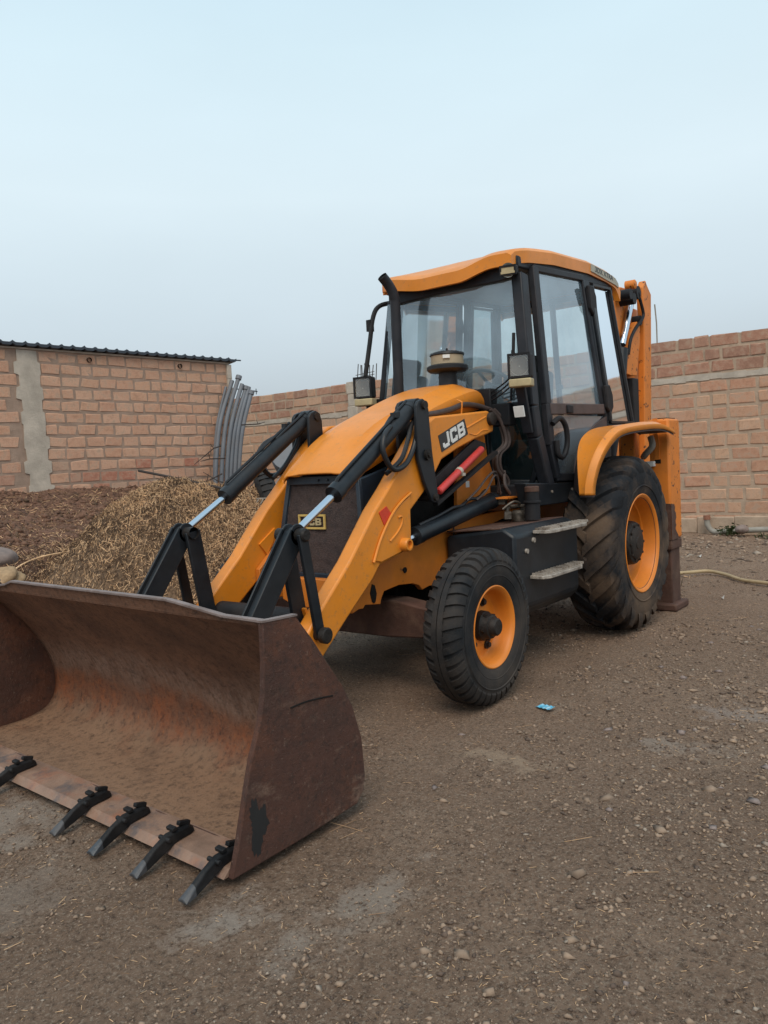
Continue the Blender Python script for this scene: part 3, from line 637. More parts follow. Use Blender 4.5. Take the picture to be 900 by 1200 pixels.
# gravel and litter over the yard: denser near the camera
def fan(n, rmax, p=1.0, amin=-185, amax=-100):
    a = np.radians(rng.uniform(amin, amax, n)); q = .9+(rmax-.9)*rng.uniform(0, 1, n)**p
    return 5.994+np.cos(a)*q, 3.163+np.sin(a)*q
X, Y = fan(80000, 12.5, 1.0); Z = gz(X, Y); q = np.hypot(X-5.994, Y-3.163); s = np.minimum(rng.gamma(1.5, .0017, len(X))+.0016, .013)*(.75+q*.08)
dens = fbm(X, Y, .9, 3)*2.6+fbm(X, Y, 3.5, 3)*1.6+.35*np.clip((Y-1.2)/1.5, 0, 1)*np.clip((4-X)/2, 0, 1); s = s*np.clip(.85+dens, .25, 1.7)
blobs(np.stack([X, Y, Z+s*.2], 1), np.stack([s*1.2, s, s*.62], 1), [M['pebble_a'], M['pebble_b'], M['pebble_c']], (.66, .06, .28), 'gravel', 'loose gravel and small stones over the dirt yard', 'gravel')
# bigger stones, to the right
n = 420; X = rng.normal(1.2, 1.6, n); Y = rng.normal(2.7, .8, n); Z = gz(X, Y); s = np.minimum(rng.gamma(2, .006, n)+.006, .035)
blobs(np.stack([X, Y, Z+s*.1], 1), np.stack([s*1.3, s, s*.4], 1), [M['pebble_a'], M['pebble_b'], M['stone']], (.72, .04, .24), 'rubble', 'flat broken stones scattered on the dirt at the right', 'rubble')
n = 1500; X = rng.uniform(-7.9, -4, n); Y = rng.uniform(-2.5, 2, n); Z = gz(X, Y); s = np.minimum(rng.gamma(1.4, .010, n)+.006, .05)
blobs(np.stack([X, Y, Z+s*.1], 1), np.stack([s*1.3, s, s*.6], 1), [M['pebble_a'], M['pebble_b'], M['pebble_c']], (.6, .15, .25), 'wall_foot_rubble', 'clods and rubble on the dirt in front of the right brick wall', 'rubble')
X, Y = fan(26000, 10, .95); 
scatter_straw('straw_litter', X, Y, gz, .006, .024, .0009, .25, [M['straw_light'], M['straw_mid'], M['straw_dark']], 'fine bits of straw trodden into the dirt yard', 'straw litter', lift=.006, wts=(.4, .35, .25))
X, Y = fan(150, 8, .9)
scatter_straw('long_straw', X, Y, gz, .05, .15, .0012, .08, [M['straw_light'], M['straw_mid'], M['straw_dark']], 'longer single straws lying on the dirt yard', 'straw litter', lift=.008, wts=(.6, .3, .1))
# straw under the machine's rear
n = 5200; X = rng.normal(-2.3, .5, n); Y = rng.normal(-.65, .45, n)
hh = lambda x, y: gz(x, y)+.26*np.exp(-((x+2.3)/.55)**2-((y+.65)/.5)**2)
scatter_straw('straw_clump', X, Y, hh, .04, .12, .004, .6, [M['straw_light'], M['straw_mid'], M['straw_dark']], 'clump of straw on the ground seen under the digger steps', 'straw', lift=.04)
#INSERT_OBJECTS

# ================================================================== BACKHOE LOADER
BL = empty('backhoe_loader', (0, 0, 0))
tag(BL, 'large yellow and black backhoe loader with a rusty front bucket parked on the dirt yard', 'backhoe loader')

# ---- wheels
def sm(t): t = max(0, min(1, t)); return t*t*(3-2*t)
def lugs(mb, c, n, stations, wid, sweep, hgt, sgn, phase=0, taper=.55):
    # stations: (offset h, base radius, height factor); one bar shaped block per step, swept round the tyre
    c = Vector(c)
    for i in range(n):
        th0 = 2*math.pi*(i+phase)/n; base = len(mb.v); m = len(stations)
        for k, (h, rr, hf) in enumerate(stations):
            th = th0+sweep*(k/(m-1)); w2 = wid/2/rr*(1+.25*k/(m-1))
            for (dt, top) in ((-w2, 0), (-w2*taper, 1), (w2*taper, 1), (w2, 0)):
                q = rr-.006+(hgt*hf+.006)*top
                # push outwards along the shoulder for the last stations
                hh = h + (hgt*.45*hf*top*(k/(m-1))**3)
                a = th+dt; mb.v.append((c.x+q*math.cos(a), c.y+hh*sgn, c.z+q*math.sin(a)))
        for k in range(m-1):
            for e in range(3):
                a = base+k*4+e; mb.f.append((a, a+1, a+5, a+4))
        mb.f.append((base, base+1, base+2, base+3)); z = base+(m-1)*4; mb.f.append((z+3, z+2, z+1, z))
def front_wheel(y, sy):
    root = empty('wheel', (2.17, y, .437)); root.parent = BL; c = (0, 0, 0)
    t = MB(); prof = [(.088, .214), (.098, .224), (.112, .262), (.121, .315), (.116, .365), (.105, .395), (.092, .415), (.075, .426), (.045, .433), (.015, .436)]
    full = prof+[(-h, rr) for h, rr in prof[::-1]]
    t.lathe(full, c, n=120, sgn=sy)
    for s in (1, -1):
        lugs(t, c, 42, [(.022, .435, .3), (.040, .432, .9), (.065, .428, 1), (.088, .418, 1), (.104, .398, .9), (.114, .372, .5)], .040, .10, .017, s*sy, 0 if s > 0 else .5, .78)
        t.lathe([(s*.034, .430), (s*.034, .447), (s*.003, .449), (s*.003, .432)], c, n=120, sgn=sy)
    t.lathe([(.118, .345), (.1235, .350), (.119, .356)], c, n=120, sgn=sy); t.lathe([(.113, .285), (.119, .290), (.118, .296)], c, n=120, sgn=sy)
    t.build('tyre', 'tyre', root, smooth=True, angle=30)
    r_ = MB(); r_.lathe([(.086, .215), (.098, .236), (.104, .236), (.107, .230), (.102, .222), (.092, .213), (.080, .208), (.045, .203), (.012, .197), (.000, .186), (-.004, .165), (.006, .130), (.010, .07), (.010, .0)], c, n=96, sgn=sy)
    r_.lathe([(-.08, .214), (-.02, .20), (-.02, .0)], c, n=48, sgn=sy)
    r_.build('rim', 'rim', root, smooth=True)
    h = MB(); h.lathe([(.0, .088), (.045, .085), (.055, .075), (.085, .068), (.09, .055), (.118, .050), (.126, .042), (.126, 0)], c, n=32, sgn=sy)
    for k in range(5):
        a = 2*math.pi*k/5+.5; p = Vector((.135*math.cos(a), .004*sy, .135*math.sin(a))); h.tube([p, p+Vector((0, .028*sy, 0))], .016, 6); h.tube([p, p+Vector((0, .012*sy, 0))], .026, 10)
        a += .6; p = Vector((.072*math.cos(a), .05*sy, .072*math.sin(a))); h.tube([p, p+Vector((0, .022*sy, 0))], .012, 6)
    h.build('hub', 'hub', root, smooth=True)
def rear_wheel(y, sy):
    root = empty('wheel', (0, y, .6845)); root.parent = BL; c = (0, 0, 0)
    t = MB(); prof = [(.180, .350), (.192, .372), (.206, .43), (.213, .49), (.208, .55), (.196, .595), (.178, .622), (.150, .638), (.10, .648), (.05, .652), (0, .654)]
    full = prof+[(-h, rr) for h, rr in prof[:-1][::-1]]
    t.lathe(full, c, n=128, sgn=sy)
    for s in (1, -1):
        lugs(t, c, 22, [(-.012, .654, 1), (.03, .653, 1), (.08, .650, 1), (.13, .643, 1), (.170, .626, 1), (.198, .590, .8), (.208, .55, .3)], .085, .40, .032, s*sy, 0 if s > 0 else .5, .80)
    t.lathe([(.207, .44), (.2145, .447), (.210, .455)], c, n=128, sgn=sy)
    t.build('tyre', 'tyre_mud', root, smooth=True, angle=30)
    r_ = MB(); r_.lathe([(.178, .35), (.192, .378), (.198, .384), (.202, .378), (.197, .366), (.186, .355), (.165, .349), (.12, .345), (.085, .338), (.080, .325), (.05, .322), (.03, .312), (.005, .295), (-.008, .27), (-.02, .22), (-.02, 0)], c, n=96, sgn=sy)
    r_.lathe([(-.18, .35), (-.1, .33), (-.06, .3), (-.06, 0)], c, n=48, sgn=sy)
    r_.build('rim', 'rim', root, smooth=True)
    h = MB(); h.lathe([(-.03, .215), (-.005, .21), (.0, .180), (.10, .172), (.125, .168), (.14, .160), (.145, .145), (.145, .135), (.155, .13), (.160, .12), (.160, .05), (.166, .045), (.166, 0)], c, n=48, sgn=sy)
    for k in range(8):
        a = 2*math.pi*k/8+.2; p = Vector((.245*math.cos(a), -.018*sy, .245*math.sin(a))); h.tube([p, p+Vector((0, .03*sy, 0))], .02, 6)
    for k in range(10):
        a = 2*math.pi*k/10; p = Vector((.140*math.cos(a), .138*sy, .140*math.sin(a))); h.tube([p, p+Vector((0, .02*sy, 0))], .010, 6)
    h.build('hub', 'hub', root, smooth=True)
front_wheel(.880, 1); front_wheel(-.880, -1)
rear_wheel(.888, 1); rear_wheel(-.888, -1)

# ---- chassis
for s in (1, -1):
    a, b = (.345, .38) if s > 0 else (-.38, -.345)
    ch = MB().prism([(2.698, .56), (2.64, .575), (2.60, .572), (2.582, .590), (2.44, .570), (2.43, .60), (2.40, .640), (2.25, .655), (2.105, .642), (2.042, .622), (2.007, .588), (1.93, .60), (1.841, .592), (1.72, .70), (1.60, .80), (1.587, .853), (.933, .95), (-.6, .80), (-.9, .80), (-.9, 1.0), (.933, 1.01), (1.291, 1.0), (2.124, .90), (2.55, .90), (2.70, .78)], a, b)
    fr = ch.build('main_frame', 'orange_dirty', BL, bevel=.004)
    if s > 0:
        for (x, z, rr) in ((2.187, .738, .018), (1.62, .862, .022)):
            MB().tube([(x, .372, z), (x, .386, z)], rr, 16).build('frame_bolt', 'dark_void', fr, smooth=True)
        MB().prism([(2.515, .70), (2.49, .69), (2.475, .64), (2.49, .595), (2.505, .587), (2.522, .60), (2.535, .65)], .374, .384).build('slot', 'dark_void', fr)
        MB().tube(smooth_path([(1.62, .384, .80), (1.622, .384, .88), (1.615, .384, .96)], 3), .006, 6).build('weld_seam', 'rust', fr)
fx = MB(); fx.prism([(-.20, .735), (-.20, .60), (-.10, .56), (.25, .56), (.34, .60), (.34, .735)], 2.60, 2.66, 'x')
fx.build('front_cross_plate', 'orange_dirty', BL, bevel=.006)
MB().box((1.15, 0, .80), (2.1, .66, .30)).box((1.6, 0, .55), (1.0, .5, .25)).box((.1, 0, .7), (.5, 1.0, .3)).build('gearbox_housing', 'dark_void', BL, bevel=.03)
ax = MB(); ax.box((2.17, 0, .44), (.17, 1.50, .13)); ax.prism([(-.75, .36), (-.75, .50), (-.35, .56), (.35, .56), (.75, .50), (.75, .36), (.3, .33), (-.3, .33)], 2.10, 2.26, 'x')
ax.build('front_axle', 'rust_brown', BL, bevel=.01)
MB().box((0, 0, .68), (.30, 1.4, .26)).build('rear_axle', 'dark_void', BL, bevel=.03)

# ---- engine bay, grille, hood
MB().box((1.60, 0, 1.10), (1.10, .50, .78)).box((2.25, 0, 1.0), (.36, .50, .60)).build('engine_block', 'dark_void', BL, bevel=.02)
for s in (1, -1):
    MB().prism([(2.47, 1.31), (2.16, 1.38), (2.10, .78), (2.50, .74)], s*.275, s*.30).build('side_panel', 'navy', BL, bevel=.008)
g0, g1 = Vector((2.455, 0, 1.33)), Vector((2.53, 0, .73))
def gp(y, t, off=0): q = g0.lerp(g1, t); return (q.x+off, y, q.z)
gr = MB(); n1, n2 = 24, 36
V = []; 
for j in range(n2+1):
    for i in range(n1+1):
        hw = .262+.075*j/n2; V.append(gp(-hw+2*hw*i/n1, j/n2, rnd.uniform(-.004, .004)))
gr.add(V, [(j*(n1+1)+i, j*(n1+1)+i+1, (j+1)*(n1+1)+i+1, (j+1)*(n1+1)+i) for j in range(n2) for i in range(n1)])
M['grille'] = mat('dusty_grille_mesh', (.062, .040, .036), .8, var=.4, vscale=90, bump=1.0, bscale=150, col2=(.03, .022, .022), mixscale=22)
grille = gr.build('grille', 'grille', BL, smooth=True)
gf = MB()
for s in (1, -1): gf.bar(gp(s*.275, 0, .004), gp(s*.352, 1, .004), .03, .03, (1, 0, 0))
gf.bar(gp(-.29, .035, .008), gp(.29, .035, .008), .05, .03, (1, 0, 0)); gf.bar(gp(-.35, 1, 0), gp(.35, 1, 0), .04, .03, (1, 0, 0))
for yy in (-.02, .055): gf.tube([gp(yy, .035, .02), gp(yy, .035, .035)], .009, 6)
gf.build('grille_frame', 'navy', grille, bevel=.005)
# badge on the grille
bx, bz = -.070, 1.058; bq = g0.lerp(g1, (1.33-bz)/.60); X0 = bq.x+.010
rotb = Matrix(((0, 0, 1), (1, 0, 0), (0, 1, 0))).to_4x4()   # text x -> y, text y -> z, normal -> +x
bf = MB(); bw, bh = .205, .078
for (cy, cz, sy_, sz_) in ((0, bh/2, bw, .012), (0, -bh/2, bw, .012), (-bw/2, 0, .013, bh+.012), (bw/2, 0, .0125, bh+.012)): bf.box((X0+.004, bx+cy, bz+cz), (.012 if sz_ == .012 else .010, sy_, sz_))
bf.build('badge_frame', 'badge_yellow', grille)
block_logo('badge_lettering', 'cream', grille, Matrix.Translation((X0+.002, bx, bz)) @ rotb, .150, .044, 0, .004, .26)

secs = [(2.535, 1.352, .262, 1.338, 1.318), (2.50, 1.392, .275, 1.368, 1.322), (2.40, 1.460, .292, 1.432, 1.35), (2.145, 1.626, .318, 1.590, 1.455), (1.78, 1.768, .335, 1.728, 1.585), (1.43, 1.880, .345, 1.835, 1.69), (1.16, 1.940, .350, 1.885, 1.745), (1.05, 1.945, .345, 1.80, 1.755)]
cols = []
for k in range(5):
    cols.append(smooth_path([(s_[0], s_[k] if k else 0, 0) for s_ in secs], 4))
hd = MB(); fr_ = [(-1.0, 'e'), (-1.0, 's'), (-.985, 's2'), (-.90, 't'), (-.60, 'u'), (-.56, 'c0'), (-.50, 'c1'), (-.2, 'c1'), (.2, 'c1'), (.50, 'c1'), (.56, 'c0'), (.60, 'u'), (.90, 't'), (.985, 's2'), (1.0, 's'), (1.0, 'e')]
NS = len(cols[0])
for i in range(NS):
    x = cols[0][i].x; zc, w, zs, ze = (cols[k][i].y for k in (1, 2, 3, 4)); fade = sm((2.36-x)/.06)*sm((x-1.14)/.06)
    drop = zc-zs
    for f, k in fr_:
        y = f*w; z = {'e': ze, 's': zs-.035, 's2': zs-.012, 't': zs+.003, 'u': zc-drop*.42, 'c0': zc-drop*.36, 'c1': zc-drop*(.30*abs(f))+.0}[k]
        if k in ('c1', 'c0'): z += (.014 if k == 'c1' else .0)*fade
        if k == 'e': y *= 1.012
        hd.v.append((x, y, z))
nc = len(fr_)
for i in range(NS-1):
    for j in range(nc-1): hd.f.append((i*nc+j, i*nc+j+1, (i+1)*nc+j+1, (i+1)*nc+j))
hood = hd.build('hood', 'orange', BL, smooth=True, angle=38)
so_ = hood.modifiers.new('thick', 'SOLIDIFY'); so_.thickness = .012
# rear scuttle closing the hood
MB().prism([(-.34, 1.76), (-.34, 1.80), (-.27, 1.90), (0, 1.92), (.27, 1.90), (.34, 1.80), (.34, 1.76), (.30, 1.2), (-.30, 1.2)], 1.02, 1.06, 'x').build('scuttle', 'black_matt', BL, bevel=.01)
# air cleaner bowl on the hood
AC = (1.16, .10); z0 = 1.90
ac = MB().lathe([(0, .07), (.13, .066), (.135, .13), (.150, .150), (.172, .151), (.182, .135), (.186, .12), (.186, 0)], (AC[0], AC[1], z0), 'z', 40)
ao = ac.build('air_cleaner', 'rubber', BL, smooth=True)
MB().lathe([(.186, .118), (.25, .118)], (AC[0], AC[1], z0), 'z', 40).build('filter_element', 'filter', ao, smooth=True)
MB().lathe([(.25, .122), (.255, .126), (.268, .122), (.278, .09), (.282, .03), (.284, 0)], (AC[0], AC[1], z0), 'z', 40).tube([(AC[0], AC[1], z0+.28), (AC[0], AC[1], z0+.305)], .008, 8).build('cap', 'rubber', ao, smooth=True)
MB().box((AC[0]+.108, AC[1]+.062, z0+.232), (.012, .05, .024), Matrix.Rotation(R(30), 3, 'Z')).build('label_patch', 'white', ao)
# exhaust
ep = MB().tube(smooth_path([(1.13, -.37, 1.50), (1.125, -.37, 2.0), (1.12, -.37, 2.55), (1.13, -.37, 2.66), (1.17, -.385, 2.74), (1.23, -.40, 2.80)], 6), .039, 24, caps=False)
ep.build('exhaust_pipe', 'frame', BL, smooth=True)
MB().tube([(1.17, -.385, 2.74), (1.222, -.398, 2.792)], .034, 20).build('exhaust_mouth', 'dark_void', BL, smooth=True)

# ---- loader arms
ARM = [(1.263, 1.722), (1.644, 1.690), (1.930, 1.668), (2.03, 1.620), (2.138, 1.540), (2.439, 1.250), (2.576, 1.130), (2.816, .873), (3.036, .680), (3.26, .470), (3.30, .36), (3.24, .27), (3.11, .33), (3.093, .387), (2.854, .575), (2.626, .744), (2.55, .82), (2.333, .862), (2.29, .873), (2.245, .93), (2.245, 1.096), (2.084, 1.204), (1.943, 1.324), (1.871, 1.398), (1.678, 1.464), (1.451, 1.526), (1.312, 1.553), (1.20, 1.58), (1.19, 1.67)]
def loader_arm(s):
    a, b = sorted((s*.385, s*.48))
    arm = MB().prism(ARM, a, b).build('loader_arm', 'orange', BL, bevel=.012)
    yo = s*.48; q = s
    g = MB().prism([(2.245, 1.19), (2.33, 1.155), (2.44, 1.08), (2.545, .962), (2.615, .850), (2.55, .835), (2.353, .872), (2.30, .88), (2.255, .93), (2.25, 1.09)], *sorted((yo, yo+q*.010)))
    g.build('gusset_plate', 'orange', arm, bevel=.006)
    wl = MB(); wl.tube(smooth_path([(2.235, yo+q*.009, 1.21), (2.34, yo+q*.009, 1.16), (2.441, yo+q*.009, 1.087), (2.551, yo+q*.009, .961), (2.621, yo+q*.009, .842)], 6), .008, 8)
    wl.tube(smooth_path([(2.378, yo+q*.010, 1.074), (2.340, yo+q*.010, 1.075), (2.345, yo+q*.010, 1.035), (2.39, yo+q*.010, .99), (2.465, yo+q*.010, .944)], 6), .007, 8)
    wl.build('weld_bead', 'orange', arm, smooth=True)
    MB().prism([(2.545, 1.115), (2.474, 1.146), (2.432, 1.102), (2.502, 1.040)], *sorted((yo+q*.0, yo+q*.004))).build('reflector', 'reflector', arm)
    MB().lathe([(-.03, .040), (.045, .040), (.055, .034), (.055, .024), (.035, .022), (.035, 0)], (2.335, yo, .912), 'y', 24, s).build('pin_boss', 'orange', arm, smooth=True)
    MB().lathe([(-.11, .045), (.028, .045), (.034, .036), (.034, 0)], (1.245, yo, 1.665), 'y', 24, s).build('pivot_pin', 'hub', arm, smooth=True)
    # decal and crease
    MB().prism([(1.905, 1.548), (1.585, 1.660), (1.545, 1.560), (1.872, 1.445)], *sorted((yo, yo+q*.003))).build('logo_plate', 'decal_black', arm)
    cx, cz = 1.727, 1.553; ang = math.atan2(.112, .325)
    ex = Vector((-math.cos(ang), 0, math.sin(ang))) if s > 0 else Vector((math.cos(ang), 0, -math.sin(ang))); nrm = Vector((0, q, 0)); ey = nrm.cross(ex)
    if s > 0: pm = Matrix((ex, ey, nrm)).transposed().to_4x4()
    else: pm = Matrix((ex, ey, nrm)).transposed().to_4x4()
    block_logo('logo_lettering', 'white', arm, Matrix.Translation((cx, yo+q*.0028, cz+.001)) @ pm, .285, .088, .10 if s > 0 else -.1)
    cr_ = MB().tube(smooth_path([(1.56, yo, 1.60), (1.43, yo, 1.64), (1.30, yo, 1.68)], 3), .006, 6).tube(smooth_path([(1.53, yo, 1.565), (1.44, yo, 1.555), (1.36, yo, 1.585), (1.28, yo, 1.59)], 3), .005, 6)
    cr_.build('pressed_rib', 'orange', arm, smooth=True)
for s in (1, -1): loader_arm(s)
# inner brackets seen on the arm's front
for s in (1, -1):
    MB().prism([(2.66, .93), (2.52, 1.02), (2.545, .93), (2.60, .86)], *sorted((s*.385, s*.372))).build('arm_bracket', 'orange', BL)
    MB().bar((3.09, s*.377, .66), (3.02, s*.377, .46), .016, .04).build('arm_stiffener', 'orange', BL)
MB().tube([(2.98, -.385, .56), (2.98, .385, .56)], .07, 20).build('cross_tube', 'black_matt', BL, smooth=True)  # coloured black to read as the shaded void between the arms

# ---- levers, cylinders, links
CR = [(2.172, 1.725), (2.150, 1.752), (2.105, 1.768), (2.064, 1.752), (2.045, 1.70), (2.040, 1.60), (2.026, 1.45), (1.985, 1.20), (1.99, 1.155), (2.015, 1.135), (2.05, 1.145), (2.126, 1.27), (2.179, 1.407), (2.18, 1.632)]
for s in (1, -1):
    for a, b in ((.492, .515), (.352, .375)):
        MB().prism(CR, *sorted((s*a, s*b))).build('tilt_lever', 'black', BL, bevel=.005)
    MB().tube([(2.098, s*.34, 1.728), (2.098, s*.53, 1.728)], .026, 20).build('lever_top_pin', 'hub', BL, smooth=True)
    MB().tube([(2.086, s*.34, 1.43), (2.086, s*.532, 1.43)], .034, 20).tube([(2.086, s*.53, 1.43), (2.086, s*.542, 1.43)], .018, 8).build('lever_pivot_pin', 'hub', BL, smooth=True)
    MB().tube([(2.018, s*.34, 1.17), (2.018, s*.53, 1.17)], .022, 16).build('lever_foot_pin', 'hub', BL, smooth=True)
    y = s*.433
    A = Vector((2.098, y, 1.728)); B = Vector((2.86, y, 1.238)); Cc = Vector((3.19, y, 1.052)); dn = (B-A).normalized()
    tc_ = MB().tube([A+dn*.03, B-dn*.03], .047, 28).tube([B-dn*.045, B+dn*.008], .052, 28).tube([A+dn*.03, A+dn*.06], .050, 28).tube([(2.098, s*.39, 1.728), (2.098, s*.475, 1.728)], .046, 24)
    cy = tc_.build('tilt_cylinder', 'black', BL, smooth=True)
    MB().tube([B, Cc-(Cc-B).normalized()*.03], .0205, 24).build('rod', 'chrome', cy, smooth=True)
    MB().tube([(3.19, s*.395, 1.052), (3.19, s*.47, 1.052)], .038, 24).build('rod_eye', 'black', cy, smooth=True)
    up = Vector((dn.z, 0, -dn.x)); up = up if up.z > 0 else -up
    hp = MB(); o1 = up*.058+Vector((0, s*.012, 0))
    hp.tube([A+dn*.16+o1, A+dn*.55+o1, B-dn*.06+o1, B-dn*.03+up*.03], .010, 8)
    hp.tube([A+dn*.02+up*.05-Vector((0, s*.015, 0)), A+dn*.22+up*.055-Vector((0, s*.015, 0)), A+dn*.34+up*.045], .009, 8)
    hp.box(tuple(A+dn*.20+o1), (.05, .035, .03))
    hp.build('hydraulic_pipe', 'rubber', cy, smooth=True)
    hs = MB()
    hs.tube(smooth_path([A+dn*.30+up*.04+Vector((0, s*.03, 0)), (2.47, s*.49, 1.545), (2.50, s*.50, 1.45), (2.42, s*.50, 1.355), (2.30, s*.50, 1.375), (2.20, s*.49, 1.46), (2.12, s*.485, 1.60)], 8), .016, 10)
    hs.tube(smooth_path([(2.43, s*.46, 1.33), (2.30, s*.475, 1.41), (2.21, s*.465, 1.52), (2.15, s*.46, 1.62), (2.05, s*.45, 1.69)], 8), .014, 10)
    hs.build('hydraulic_hose', 'rubber', BL, smooth=True)
    # front tipping link: channel with two raised edges
    P = Vector((3.19, y, 1.052)); Q = Vector((3.56, y, .56))
    fl = MB().bar(P, Q, .050, .085, (1, 0, 1))
    dq = (Q-P).normalized(); nrm = Vector((-dq.z, 0, dq.x)); nrm = nrm if nrm.x > 0 else -nrm
    for e in (-.031, .031): fl.bar(P+nrm*.006+Vector((0, e, 0)), Q+nrm*.006+Vector((0, e, 0)), .012, .112, (1, 0, 1)).tube([P+Vector((0, e-.006, 0)), P+Vector((0, e+.006, 0))], .056, 24)
    lk = fl.build('tipping_link', 'black', BL, bevel=.004)
    MB().lathe([(-.10, .034), (.085, .034), (.095, .026), (.095, 0)], (3.19, y, 1.052), 'y', 20, s).build('link_pin', 'hub', lk, smooth=True)
    rl = MB().bar((3.20, s*.503, 1.06), (3.107, s*.503, .525), .022, .062, (1, 0, 0))
    rl.build('rear_link', 'black', BL, bevel=.004)
    rl = MB().bar((3.18, s*.362, 1.06), (3.09, s*.362, .525), .022, .10, (1, 0, 0)); rl.build('rear_link', 'black', BL, bevel=.004)
    MB().lathe([(-.16, .030), (.018, .030), (.022, .042), (.05, .042), (.056, .034), (.056, 0)], (3.105, s*.50, .535), 'y', 16, s).build('rear_link_pin', 'hub', BL, smooth=True)
    # lift cylinder
    y = s*.44; A = Vector((1.19, y, 1.098)); B = Vector((2.15, y, .941)); Cc = Vector((2.335, y, .912)); dn = (B-A).normalized()
    lc = MB().tube([A, B], .053, 28).tube([B-dn*.05, B+dn*.005], .057, 28).tube([A-dn*.02, A+dn*.02], .057, 28).tube([A-dn*.06-Vector((0, s*.04, 0)), A-dn*.06+Vector((0, s*.04, 0))], .045, 20)
    lo_ = lc.build('lift_cylinder', 'black', BL, smooth=True)
    MB().tube([B, Cc], .027, 24).build('rod', 'chrome', lo_, smooth=True)
    MB().tube(smooth_path([(2.10, y, 1.005), (1.9, y+s*.01, 1.045), (1.72, y+s*.01, 1.085), (1.6, y, 1.09), (1.50, y, 1.125), (1.4, y+s*.01, 1.13), (1.28, y, 1.175)], 6), .011, 8).tube([(2.12, y, .99), (2.0, y, 1.012), (1.85, y, 1.03)], .008, 6).build('hydraulic_pipe', 'rubber', lo_, smooth=True)
    # link from the lever foot to the tower
    bk = MB().prism([(1.290, 1.50), (1.42, 1.527), (1.915, 1.295), (2.04, 1.19), (2.03, 1.145), (1.98, 1.14), (1.93, 1.20), (1.29, 1.455)], *sorted((s*.44, s*.465)))
    bk.build('lever_link', 'black_matt', BL, bevel=.004)
    MB().bar((1.20, s*.49, 1.435), (1.98, s*.49, 1.125), .035, .022, (0, 0, 1)).build('strut_channel', 'black_matt', BL)
A = Vector((1.40, .50, 1.462)); B = Vector((1.955, .50, 1.200))
rs = MB().tube([A, A+(B-A)*.02, B-(B-A)*.01, B], [.016, .024, .024, .016], 20); ro = rs.build('safety_strut', 'red', BL, smooth=True)
md = A.lerp(B, .55); dn = (B-A).normalized()
MB().tube([md-dn*.014, md+dn*.014], .027, 20).box(tuple(md+Vector((-.02, .02, -.02))), (.03, .012, .02)).build('strut_clip', 'concrete', ro, smooth=True)
# tower
for s in (1, -1):
    tw = MB().prism([(1.50, 1.50), (1.13, 1.58), (1.10, 1.422), (1.0, 1.24), (1.0, 1.05), (1.53, 1.03), (1.525, 1.16)], *sorted((s*.335, s*.365)))
    t_ = tw.build('tower_plate', 'orange_dirty', BL, bevel=.004)
    if s > 0: MB().prism([(1.41, 1.246), (1.365, 1.246), (1.365, 1.203), (1.41, 1.203)], .364, .367).build('round_sticker', 'white', t_)
MB().box((1.10, 0, 1.3), (.06, .66, .9)).build('bulkhead', 'dark_void', BL)
# hoses at the cab front
vh = MB()
for k, (dx, dy, rr) in enumerate(((-.06, 0, .014), (-.09, .01, .012), (-.075, -.03, .012))):
    vh.tube(smooth_path([(1.20+dx, .43+dy, 1.74), (1.13+dx, .47+dy, 1.65), (1.12+dx, .50+dy, 1.50), (1.20+dx, .47+dy, 1.42), (1.19+dx, .46+dy, 1.32), (1.10+dx, .47+dy, 1.22), (1.15+dx, .44+dy, 1.10)], 7), rr, 8)
vh.build('hydraulic_hose', 'hose_brown', BL, smooth=True)
vh = MB()
vh.tube(smooth_path([(1.56, .46, 1.12), (1.46, .49, 1.19), (1.34, .50, 1.27), (1.24, .50, 1.30), (1.18, .49, 1.24), (1.16, .47, 1.15)], 7), .008, 6)
vh.tube(smooth_path([(1.50, .50, 1.12), (1.40, .52, 1.18), (1.29, .52, 1.27), (1.22, .51, 1.25), (1.17, .50, 1.14)], 7), .007, 6)
vh.tube(smooth_path([(1.05, .47, 1.30), (1.10, .50, 1.20), (1.05, .53, 1.12), (.98, .55, 1.07)], 7), .012, 8)
vh.build('thin_hose', 'hose_brown', BL, smooth=True)
vv = MB().lathe([(0, .05), (.02, .055), (.06, .055), (.075, .04), (.08, .0)], (1.14, .62, .95), 'z', 18).tube([(1.14, .52, 1.05), (1.13, .70, 1.06)], .014, 10).tube([(1.22, .56, .97), (1.22, .58, 1.06)], .016, 10).tube([(1.05, .60, .96), (1.05, .60, 1.07)], .018, 8).box((1.26, .60, 1.00), (.05, .045, .05), Matrix.Rotation(.5, 3, 'Z')).box((1.18, .52, 1.09), (.04, .05, .04)).tube(smooth_path([(1.26, .56, 1.04), (1.20, .62, 1.09), (1.10, .64, 1.05)], 4), .009, 6)
vv.build('valve_fittings', 'fitting', BL, smooth=True)
MB().box((1.12, .52, 1.115), (.20, .12, .012)).build('red_bracket', 'orange_worn', BL)
hh = MB().tube(smooth_path([(2.12, .34, 1.655), (1.85, .395, 1.690), (1.70, .39, 1.710), (1.559, .385, 1.735), (1.42, .375, 1.765), (1.259, .38, 1.765), (1.10, .40, 1.74)], 8), .019, 12)
ho = hh.build('hood_hose', 'hose_brown', BL, smooth=True)
MB().tube([(1.47, .39, 1.70), (1.47, .40, 1.78), (1.47, .36, 1.80)], .006, 6).build('hose_tie', 'orange', ho)

